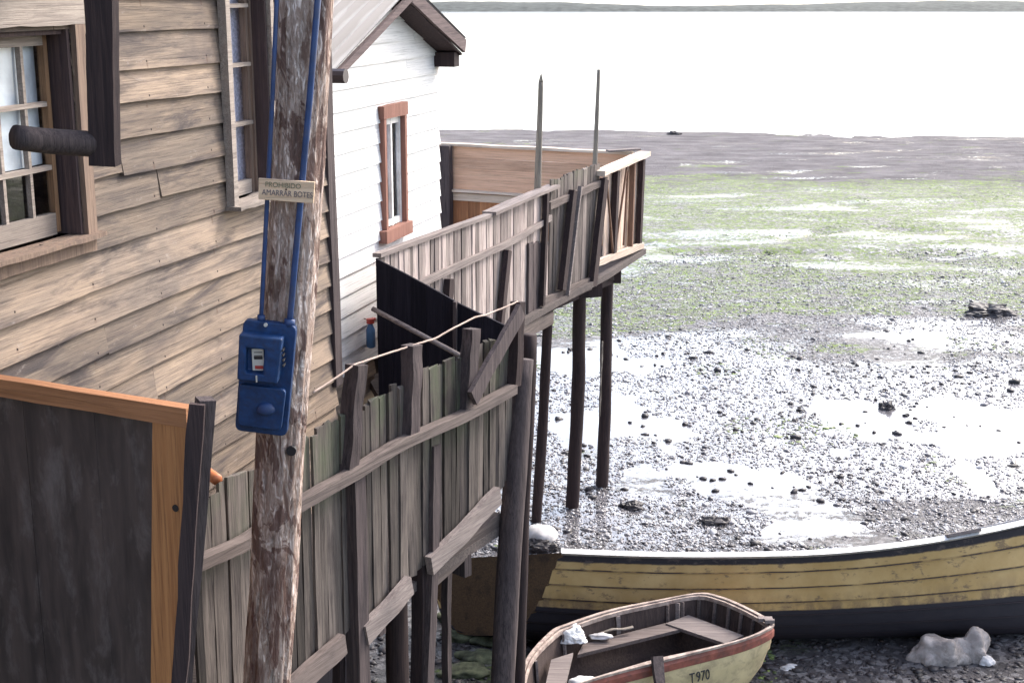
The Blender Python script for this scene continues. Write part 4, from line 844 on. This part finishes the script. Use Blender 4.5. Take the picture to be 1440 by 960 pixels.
for w_ in (0.28, 0.30, 0.335): 
    m.plank((xg+w_/2, 0.0, 2.7), (xg+w_/2, 0.0, 4.56), w_-0.003, 0.014, (0,1,0), 10, 0.001, 0.002); xg += w_
m.box(((xg+pa)/2+0.02, 0.0, 3.63), (abs(pa-xg)+0.1, 0.012, 1.85)); m.build('panel', M['panel'], gp)
m = MB(); kn = GP.at(253, 711, 0.02); m.tube([(kn.x, -0.043, kn.z), (kn.x, -0.046, kn.z)], 0.013, 12); m.build('knot', M['black'], gp)
Yg = gB.y-0.16; a_ = PY(290, 560, Yg); c_ = PY(257, 955, Yg); c_ = a_+(c_-a_)*1.6
gpost = thing('gate_post', 'dark leaning square post between the orange gate and plank fence', 'post', c_)
m = MB(); m.plank((0,0,0), (a_-c_), 0.055, 0.055, (math.cos(0.5),math.sin(0.5),0), 20, 0.003, 0.01); m.build('timber', M['post'], gpost)
m = MB(); e_ = PY(278, 568, Yg-0.05)-c_; f_ = PY(252, 955, Yg-0.05)-c_; m.plank(e_+(f_-e_)*1.6, e_, 0.05, 0.02, (0,1,0), 14, 0.003, 0.006); m.build('shade_face_board', M['dark_post'], gpost)  # darker board paints the shaded left face of the post
# hanging T bracket
YT = 5.3; a_ = PY(147, -40, YT); c_ = PY(147.5, 232, YT)
br_ = thing('hanging_bracket', 'dark timber upright with round cross arm hanging before the left window', 'bracket', c_)
m = MB(); a2 = a_-c_; m.plank((0,0,0), (a2.x, a2.y, 0.95), 0.098, 0.09, (0,1,0), 16, 0.003, 0.004); m.build('upright', M['dark_post'], br_)
m = MB(); e_ = PY(22, 194, YT-0.25)-c_; f_ = PY(132, 203, YT)-c_; m.log(e_, f_, 0.045, 0.048, 8, 14, 0.03, 0.004); m.build('cross_arm', M['post'], br_, True)
m = MB(); m.plank((a2.x, 0.0, 0.93), (a2.x-0.75, 1.9, 0.93), 0.1, 0.1, (0,0,1), 6, 0.003); m.build('upper_arm', M['dark_post'], br_)

# ------------------------------------------------------------------ YELLOW BOAT
def boat_paint():
    k = NT('old_ochre_boat_paint'); v = k.attr('v'); pos = k.coord((1,1,1)); n1 = k.noise(k.coord((0.8,1.3,1.6)), 8, 7, 0.72); n2 = k.noise(pos, 2.4, 5, 0.6)
    ye = k.mix(k.ramp(n2, [(0.35, G(0)), (0.65, G(1))]), (0.42,0.265,0.095,1), (0.55,0.37,0.16,1))
    ye = k.mix(k.ramp(n1, [(0.57, G(0)), (0.63, G(0.75))]), ye, (0.17,0.115,0.07,1))
    dk_ = k.mix(n1, (0.012,0.010,0.016,1), (0.035,0.03,0.035,1))
    low_ = k.n('ShaderNodeMapRange'); k.l(v, low_.inputs[0]); low_.inputs[1].default_value = 0.68; low_.inputs[2].default_value = 0.48
    ye = k.mix(k.math('MULTIPLY', low_.outputs[0], k.ramp(k.noise(k.coord((2,2,1)), 3, 6, 0.7), [(0.42, G(0)), (0.58, G(0.8))])), ye, (0.14,0.09,0.06,1))
    edge = k.math('ADD', v, k.math('MULTIPLY', k.math('SUBTRACT', n1, 0.5), 0.03))
    c = k.mix(k.ramp(edge, [(0.485, G(0)), (0.495, G(1))]), dk_, ye)
    c = k.mix(k.ramp(edge, [(0.925, G(0)), (0.935, G(1))]), c, k.mix(k.ramp(n1, [(0.55, G(0)), (0.62, G(0.6))]), (0.025,0.020,0.024,1), (0.12,0.09,0.08,1)))
    w_ = k.n('ShaderNodeMath', operation='FRACT'); k.l(k.math('MULTIPLY', k.math('ADD', v, k.math('MULTIPLY', k.math('SUBTRACT', n2, 0.5), 0.012)), 7.0), w_.inputs[0])
    seam = k.ramp(w_.outputs[0], [(0.0, G(1)), (0.06, G(0.9)), (0.10, G(0))])
    seam = k.math('MULTIPLY', seam, k.ramp(k.noise(k.coord((1,1,1)), 2.1, 4, 0.7), [(0.38, G(0.25)), (0.5, G(1))]))
    c = k.mix(seam, c, (0.035,0.025,0.03,1)); k.l(c, k.b.inputs['Base Color']); k.b.inputs['Roughness'].default_value = 0.6; k.b.inputs['Specular IOR Level'].default_value = 0.3
    k.bump(k.math('SUBTRACT', k.math('MULTIPLY', n1, 0.3), seam), 0.5, 0.006); return k.m
M['boat'] = boat_paint()
BL = 5.5
def hb(t): return 0.64*(min(1, (t/0.0001)) if False else (0.78+0.22*math.sin(min(1, t/0.45)*math.pi/2)) if t < 0.45 else max(0.012, math.cos((t-0.45)/0.55*math.pi/2)**0.75))
def sheer(t): return 0.76 + 0.07*(1-t/0.3)**2*(t < 0.3) + 0.56*max(0, (t-0.35)/0.65)**1.8
def keel(t): return 0.0 + (0.10*(1-t/0.25)**2 if t < 0.25 else 0) + (0.62*((t-0.75)/0.25)**2.2 if t > 0.75 else 0)
def hull_pt(t, v, sgn):   # v 0 keel .. 1 rail
    b_ = hb(t); z0_, z1_ = keel(t), sheer(t); a = v*math.pi/2
    yy = b_*(math.sin(a)**0.62 if v > 0 else 0); zz = z0_+(z1_-z0_)*(1-math.cos(a)**1.0)**0.85 if v < 1 else z1_
    yy = b_*(v**0.36)*(0.88+0.12*v); zz = z0_+(z1_-z0_)*(v**1.45)
    lap = 0.014*(((v*7) % 1.0)) if 0 < v < 1 else 0.0
    return Vector((t*BL, sgn*(yy-lap), zz))
def hull_mesh(sgn, nt_=60, nv=56):
    vs = []; fs = []; va = []
    vv = []
    for i in range(nv+1): vv.append(i/nv)
    for q_ in range(1, 7): vv += [q_/7-0.0008, q_/7+0.0008]
    vv = sorted(set(vv)); m_ = len(vv)
    for i in range(nt_+1):
        t = i/nt_
        for v in vv:
            p = hull_pt(t, v, sgn); sk = max(0, 1-t/0.22)
            p.x += skewf(p.y, p.z, t)
            vs.append(p); va.append(v)
    for i in range(nt_):
        for j in range(m_-1):
            a = i*m_+j; f = (a, a+m_, a+m_+1, a+1); fs.append(f if sgn < 0 else tuple(reversed(f)))
    return vs, fs, va
def skewf(y, z, t): return -max(0, 1-t/0.35)*(y+0.64)*1.25 - max(0,1-t/0.35)*0.10*(z-0.4)*-1
HEEL = 25
boat = thing('yellow_boat', 'long ochre yellow wooden boat heeled over on the mud behind the dinghy', 'boat')
allv = []; allf = []; alla = []
for sgn in (-1, 1):
    vs, fs, va = hull_mesh(sgn); b0 = len(allv); allv += vs; allf += [tuple(i+b0 for i in f) for f in fs]; alla += va
me = bpy.data.meshes.new('hull'); me.from_pydata([tuple(v) for v in allv], [], allf); at_ = me.attributes.new('v', 'FLOAT', 'POINT'); at_.data.foreach_set('value', alla); me.materials.append(M['boat']); me.update()
ho_ = bpy.data.objects.new('hull', me); sc.collection.objects.link(ho_); ho_.parent = boat
sm = ho_.modifiers.new('solid', 'SOLIDIFY'); sm.thickness = 0.02; sm.offset = -1
m = MB(); ring = [hull_pt(0, i/20, -1) for i in range(20, -1, -1)]+[hull_pt(0, i/20, 1) for i in range(1, 21)]
ring = [Vector((p.x+skewf(p.y, p.z, 0), p.y, p.z)) for p in ring]; n_ = len(ring)
m.add([tuple(p+Vector((-0.004,0,0))) for p in ring]+[tuple(p+Vector((0.035,0,0))) for p in ring], [tuple(range(n_)), tuple(reversed(range(n_, 2*n_)))]+[(i, i+n_, (i+1)%n_+n_, (i+1)%n_) for i in range(n_)], 0.4)
m.build('transom', wood('transom_timber', (0.17,0.10,0.05,1), (0.085,0.05,0.03,1), (0.02,0.015,0.015,1), 'Y', 0.2, 0.8), boat)
for sgn in (-1, 1):
    m = MB(); P_ = []
    for i in range(61):
        p = hull_pt(i/60, 1, sgn); p.x += skewf(p.y, p.z, i/60); P_.append(p)
    vs = []
    for i, p in enumerate(P_): w_ = 0.055+0.004*nz(i*0.4, 5); vs += [p+Vector((0,sgn*w_,-0.005)), p+Vector((0,sgn*0.004,0.042)), p+Vector((0,-sgn*0.03,0.042)), p+Vector((0,-sgn*0.03,-0.022))]
    fs = [(0,1,2,3)]+[(i*4+j, i*4+(j+1)%4, i*4+4+(j+1)%4, i*4+4+j) for i in range(60) for j in range(4)]; m.add(vs, fs, 0.6); m.build('gunwale', M['white_paint'], boat)
for t in (0.2, 0.45, 0.7):
    m = MB(); b_ = hb(t)*0.80; m.plank((t*BL, -b_, sheer(t)-0.22), (t*BL, b_, sheer(t)-0.22), 0.22, 0.03, (0,0,1), 4, 0.002); m.build('thwart', M['beam'], boat)
m = MB(); p = hull_pt(1, 1, 1); m.plank((BL-0.02, 0, 0.9), (BL+0.04, 0, sheer(1)+0.16), 0.07, 0.06, (0,1,0), 4, 0.002); m.build('stem', M['post'], boat)
m = MB(); m.plank((0.62*BL, -hb(0.62)-0.02, sheer(0.62)+0.03), (0.68*BL, -hb(0.68)-0.02, sheer(0.68)+0.035), 0.09, 0.03, (0,0,1), 4, 0.002); m.build('rowlock_block', M['rail_pale'], boat)
# place: near rail corner of the stern at px (790,776)
boat.rotation_euler = (R(-HEEL), 0, R(3.0))
bpy.context.view_layer.update()
def rel(p): return boat.rotation_euler.to_matrix() @ Vector(p)
cr_ = hull_pt(0, 1, -1); cr_.x += skewf(cr_.y, cr_.z, 0); rc = rel(cr_)
low = min((rel(p)).z for p in allv)
locz = -low - 0.06; tgt = PZ(789, 777, rc.z+locz); boat.location = (tgt.x-rc.x, tgt.y-rc.y, locz)
m = MB(); tt = 0.93; P_ = []
for v in (1.03, 1.0, 0.9, 0.75, 0.6, 0.45): p = hull_pt(tt, min(1, v), -1); P_.append(p+Vector((0.02*nz(v*9,1), -0.045, 0.04 if v > 1 else 0)))
m.tube(P_, 0.009, 6); m.build('mooring_line', M['black'], boat, True)

# ------------------------------------------------------------------ DINGHY
zr = 0.74
far = [PZ(x_, y_, zr) for x_, y_ in ((774,893),(800,880),(858,861),(920,848),(982,837))]
near_ = [PZ(x_, y_, zr) for x_, y_ in ((1084,884),(1040,903),(930,931),(820,962),(740,1000))]
bow = PZ(738, 935, zr+0.05)
far = [bow]+far; end = [PZ(1012,842,zr), PZ(1040,853,zr), PZ(1066,866,zr), PZ(1080,875,zr)]
loop = far+end+near_
def resample(pts, n, closed=True):
    # catmull-rom resample
    out_ = []; m_ = len(pts); dense = []
    for i in range(m_):
        p0, p1, p2, p3 = pts[i-1], pts[i], pts[(i+1) % m_], pts[(i+2) % m_]
        for j in range(12):
            t = j/12; dense.append(0.5*((2*p1)+(-p0+p2)*t+(2*p0-5*p1+4*p2-p3)*t*t+(-p0+3*p1-3*p2+p3)*t**3))
    L = [0]
    for i in range(len(dense)): L.append(L[-1]+(dense[(i+1) % len(dense)]-dense[i]).length)
    for k_ in range(n):
        d = L[-1]*k_/n; i = max(j for j in range(len(L)-1) if L[j] <= d); u = (d-L[i])/max(1e-9, L[i+1]-L[i]); out_.append(dense[i].lerp(dense[(i+1) % len(dense)], u))
    return out_
rail = resample(loop, 120); ctr = sum(rail, Vector())/len(rail); ctr.z = 0
dg_ = thing('dinghy', 'small cream rowing dinghy with red rubbing strake and rubbish inside', 'boat', (ctr.x, ctr.y, 0))
axd = Vector((near_[0]+far[-1]))/2-bow; axd.z = 0; axd.normalize(); wdir = Vector((-axd.y, axd.x, 0))
def dring(f, z, off=0.0):
    o_ = []
    for i, p in enumerate(rail):
        q_ = p-ctr; a = q_.dot(axd); b = q_.dot(wdir); r_ = math.hypot(a, b); fa = 1-(1-f)*0.45
        o_.append(axd*(a*fa*(1+off/r_*-1)) + wdir*(b*f*(1-off/r_)) + Vector((0,0,z+(p.z-zr)*0.6)))
    return o_
def loft(rings, flip=False, cap=None, rn=0.5, mb=None):
    m_ = mb or MB(); n_ = len(rings[0]); vs = [v for r_ in rings for v in r_]; fs = []
    for k_ in range(len(rings)-1):
        for j in range(n_):
            f = (k_*n_+j, k_*n_+(j+1)%n_, (k_+1)*n_+(j+1)%n_, (k_+1)*n_+j); fs.append(tuple(reversed(f)) if flip else f)
    if cap == 'end': fs.append(tuple((len(rings)-1)*n_+j for j in range(n_)))
    m_.add(vs, fs, rn); return m_
cream = plain('cream_boat_paint', (0.68,0.55,0.33,1), 0.6, var=0.15, vs=5, dirt=(0.30,0.22,0.15,1), dfac=0.5, ds=9, bump=0.3, bs=20)
redp = plain('faded_red_paint', (0.28,0.085,0.06,1), 0.7, var=0.4, vs=9, dirt=(0.11,0.05,0.045,1), dfac=0.6, ds=10, bump=0.3, bs=30)
inner = wood('dinghy_inside', (0.10,0.07,0.06,1), (0.04,0.028,0.026,1), (0.03,0.02,0.025,1), 'Z', 0.4, 0.4)
loft([dring(1.0, zr-0.075), dring(0.975, zr-0.2), dring(0.95, zr-0.22), dring(0.88, zr-0.36), dring(0.72, zr-0.52), dring(0.45, zr-0.60), dring(0.2, zr-0.72)], cap='end').build('hull', cream, dg_, True)
loft([dring(1.0, zr), dring(1.0, zr-0.03, -0.018), dring(1.0, zr-0.085, -0.018), dring(0.985, zr-0.10)]).build('rubbing_strake', redp, dg_)
loft([dring(0.97, zr, 0.02), dring(0.95, zr-0.18, 0.025), dring(0.86, zr-0.34, 0.03), dring(0.62, zr-0.46, 0.03), dring(0.3, zr-0.48)], cap='end').build('inner_planking', inner, dg_, True)
capm = plain('worn_gunwale', (0.42,0.33,0.28,1), 0.8, var=0.4, vs=14, dirt=(0.17,0.11,0.10,1), dfac=0.7, ds=11, bump=0.5, bs=40)
loft([dring(1.0, zr+0.004, -0.016), dring(1.0, zr+0.024, -0.016), dring(1.0, zr+0.026, 0.020), dring(1.0, zr+0.002, 0.020)]).build('gunwale', capm, dg_)
loft([dring(1.0, zr-0.002, 0.030), dring(1.0, zr+0.014, 0.030), dring(1.0, zr+0.014, 0.052), dring(1.0, zr-0.02, 0.052)]).build('inner_rail', capm, dg_)
def dl(px, py, z): return PZ(px, py, z)-ctr
zs = zr-0.14
def quadboard(b, p, z, th):
    vs = [Vector((v.x, v.y, z)) for v in p]+[Vector((v.x, v.y, z-th)) for v in p]; b.add(vs, [(0,1,2,3),(7,6,5,4),(0,4,5,1),(1,5,6,2),(2,6,7,3),(3,7,4,0)])
m = MB(); quadboard(m, [dl(968,864,zs), dl(936,876,zs), dl(1020,904,zs), dl(1046,893,zs)], zs, 0.03); m.build('stern_seat', M['rail_pale'], dg_)
m = MB(); quadboard(m, [dl(958,868,zs), dl(820,903,zs), dl(812,918,zs), dl(966,880,zs)], zs-0.012, 0.03); m.build('side_bench', M['beam'], dg_)
m = MB(); quadboard(m, [dl(775,930,zs), dl(806,920,zs), dl(796,962,zs), dl(765,975,zs)], zs+0.02, 0.025); m.build('bow_seat', M['rail_pale'], dg_)
ins = dring(0.975, zr-0.02, 0.045); ins2 = dring(0.90, zr-0.28, 0.03); m_idx = [i for i, p in enumerate(rail) if (p-ctr).dot(axd) > 0.62*max((q_-ctr).dot(axd) for q_ in rail)]
for i in m_idx[::3]:
    m = MB(); m.plank(ins[i], ins2[i], 0.025, 0.02, (ins[i].x, ins[i].y, 0), 4, 0.002); m.build('rib', M['beam'], dg_)
fi_ = [i for i, p in enumerate(rail) if abs((p-ctr).dot(axd)) < 0.75*max((q_-ctr).dot(axd) for q_ in rail) and (p-ctr).dot(wdir) > 0][::12]
for i in fi_:
    m = MB(); m.plank(ins[i], ins2[i], 0.035, 0.02, (ins[i].x, ins[i].y, 0), 4, 0.002); m.build('rib', M['rail_pale'], dg_)
m = MB(); a_ = dl(924, 922, zr+0.08); c_ = dl(930, 962, zr-0.10); m.plank(a_, (c_.x, c_.y-0.02, zr-0.22), 0.10, 0.03, wdir, 5, 0.004); m.build('rowlock_block', M['post'], dg_)
m = MB(); e_ = dl(1076, 873, zr+0.03); m.box((e_.x, e_.y, zr+0.05), (0.12, 0.05, 0.03)); m.box((e_.x+0.03, e_.y-0.04, zr+0.05), (0.08, 0.03, 0.03)); m.build('cleat', M['rail_pale'], dg_)
# registration numbers on the near side
for (word, px_) in (('T', 972), ('970', 995)):
    i0 = min(range(len(rail)), key=lambda i: (rail[i]-PZ(px_+2, 917, zr)).length); rg = dring(0.967, zr-0.215); p_ = rg[i0]; tg = (rg[(i0-3) % 120]-rg[(i0+3) % 120]).normalized()
    nn = Vector((tg.y, -tg.x, 0.12)).normalized(); upv = nn.cross(tg).normalized()
    if upv.z < 0: upv = -upv
    rotm = Matrix((tg, upv, tg.cross(upv))).transposed()
    text(word, 0.125, M['ink_dark'], dg_, p_+Vector((tg.y, -tg.x, 0))*0.012, rotm.to_euler(), 'registration_letter' if word == 'T' else 'registration_number', 0.72, 0.003)
# rubbish in and near the dinghy
def lump(name, loc, size, mat, label, cat, seed, rough=0.35, sub=4, group=None, fold=3.0, kind=None):
    import bmesh
    bm = bmesh.new(); bmesh.ops.create_icosphere(bm, subdivisions=sub, radius=1.0)
    for v in bm.verts:
        n_ = v.co.normalized(); k_ = 1+rough*nz(n_.x*1.4+seed, n_.y*1.4, n_.z*1.4)+rough*0.5*abs(nz(n_.x*fold+seed, n_.y*fold, n_.z*fold))+rough*0.12*nz(n_.x*11, n_.y*11, n_.z*11+seed)
        if mat.name == 'dark_wet_rock': k_ += 0.16*mnoise.cell(n_*2.6+Vector((seed, 3, 1)))-0.08+0.07*nz(n_.x*6+seed, n_.y*6, n_.z*6)
        v.co = Vector((n_.x*size[0]*k_, n_.y*size[1]*k_, max(-0.25*size[2], n_.z*size[2]*k_)))
    me = bpy.data.meshes.new(name); bm.to_mesh(me); bm.free(); me.polygons.foreach_set('use_smooth', [mat.name != 'dark_wet_rock']*len(me.polygons)); me.materials.append(mat)
    o = bpy.data.objects.new(name, me); sc.collection.objects.link(o); o.location = loc; return tag(o, label, cat, group, kind)
p = PZ(803, 904, zs); lump('plastic_bag', (p.x, p.y, zs+0.06), (0.12,0.09,0.085), M['plastic_w'], 'crumpled white plastic bag on the dinghy side bench', 'bag', 3, 0.5, 5)
p = PZ(832, 962, zr-0.12); lump('cloth_bundle', (p.x, p.y, zr-0.2), (0.24,0.15,0.12), M['plastic_w'], 'white cloth bundle heaped by the near side of the dinghy', 'cloth', 9, 0.4, 5)
p = PZ(846, 898, zs); lump('paper_scrap', (p.x, p.y, zs+0.02), (0.09,0.04,0.03), M['rock_pale'], 'torn pale paper scrap on the dinghy side bench', 'scrap', 14, 0.6)
p = PZ(865, 892, zs); m = MB(); m.plank((-0.14,-0.02,0.03), (0.16,0.05,0.05), 0.03, 0.01, (0,0,1), 8, 0.006, 0.02); o = m.build('wood_splinter', M['gold']); o.location = (p.x, p.y, zs); tag(o, 'thin brown splinter of wood lying on the dinghy side bench', 'stick')
p = PZ(757, 947, 0.3); fl = thing('float', 'white fishing float with a red band beside the dinghy bow', 'float', (p.x, p.y, 0.3))
m = MB(); m.tube([(-0.09,0.03,0),(-0.07,0.02,0),(0.0,0,0),(0.02,-0.008,0)], [0.01,0.035,0.045,0.045], 14); m.build('body', M['plastic_w'], fl, True)
m = MB(); m.tube([(0.02,-0.008,0),(0.07,-0.025,0),(0.09,-0.03,0)], [0.046,0.035,0.01], 14); m.build('band', M['red'], fl, True)
m = MB(); P_ = []
for i in range(40):
    u = i/39; q_ = PZ(775-45*u+6*math.sin(u*9), 905+65*u, 0.25); P_.append(Vector((q_.x+0.03*math.sin(i*1.1), q_.y, 0.22+0.03*math.cos(i*1.4))))
m.tube(P_, [0.035+0.02*abs(nz(i*0.7, 3)) for i in range(40)], 9); tag(m.build('rope_coil', M['gold'], None, True), 'thick frayed pale rope lying beside the dinghy bow', 'rope')
# rocks and cloth on the shore
p = PZ(760, 752, 0.1); lump('round_stone', (p.x, p.y, 0.10), (0.19,0.17,0.11), M['rock_pale'], 'pale round stone behind the stern of the yellow boat', 'rock', 5, 0.12)
p = PZ(757, 772, 0.0); lump('boulder', (p.x-0.02, p.y, 0.0), (0.22,0.14,0.13), M['rock'], 'dark grey boulder under the pale round stone', 'rock', 51, 0.3)
p = PZ(1318, 930, 0); lump('sack', (p.x, p.y, 0.05), (0.22,0.15,0.21), M['sack'], 'grey brown sack slumped on weedy ground below the boat', 'sack', 2, 0.42, 5, fold=1.7)
p = PZ(1364, 925, 0); lump('sack', (p.x, p.y, 0.06), (0.17,0.13,0.19), M['sack'], 'second grey sack with a flat corner right of the slumped sack', 'sack', 22, 0.42, 5, fold=1.8)
p = PZ(1386, 934, 0); lump('pale_stone', (p.x, p.y, 0.03), (0.07,0.06,0.055), M['rock_pale'], 'small pale stone just right of the two sacks', 'rock', 8, 0.3)
p = PZ(1110, 940, 0); lump('shell', (p.x, p.y, 0.01), (0.07,0.035,0.03), M['rock_pale'], 'small tan shell on the ground right of the dinghy', 'shell', 18, 0.5)
for (x_, y_, sz, lab, sd_) in ((1392,441,(0.45,0.3,0.16),'low brown weedy mound near the right edge of the flat',61), (887,714,(0.14,0.1,0.07),'dark rock on the mud right of the outermost pile',62), (1005,735,(0.2,0.09,0.06),'flat dark rock on the mud above the middle of the boat',63), (1247,575,(0.12,0.1,0.09),'largest dark stone on the white wet mud at right',65), (948,186,(0.28,0.2,0.12),'lone dark rock at the edge of the bay water',66)):
    p = PZ(x_, y_, 0); lump('rock', (p.x, p.y, float(ground_z(np.array(p.x), np.array(p.y)))), sz, M['rock'], lab, 'rock', sd_, 0.5, 4)
# mossy stones below the fence
for i, (x_, y_) in enumerate(((645,895),(672,925),(655,945),(640,870),(690,900))):
    p = PZ(x_, y_, 0); lump('mossy_stone', (p.x, p.y, 0.0), (0.16+0.03*(i % 3),0.12,0.07), plain('moss_%d' % i if False else 'mossy_stone_skin', (0.10,0.11,0.06,1), 0.8, var=0.7, vs=10, bump=0.8, bs=30), 'mossy green stone on the ground seen through the gap under the fence', 'rock', 70+i, 0.5, 4, 'mossy stones under the fence')
print('objects', len(bpy.data.objects))
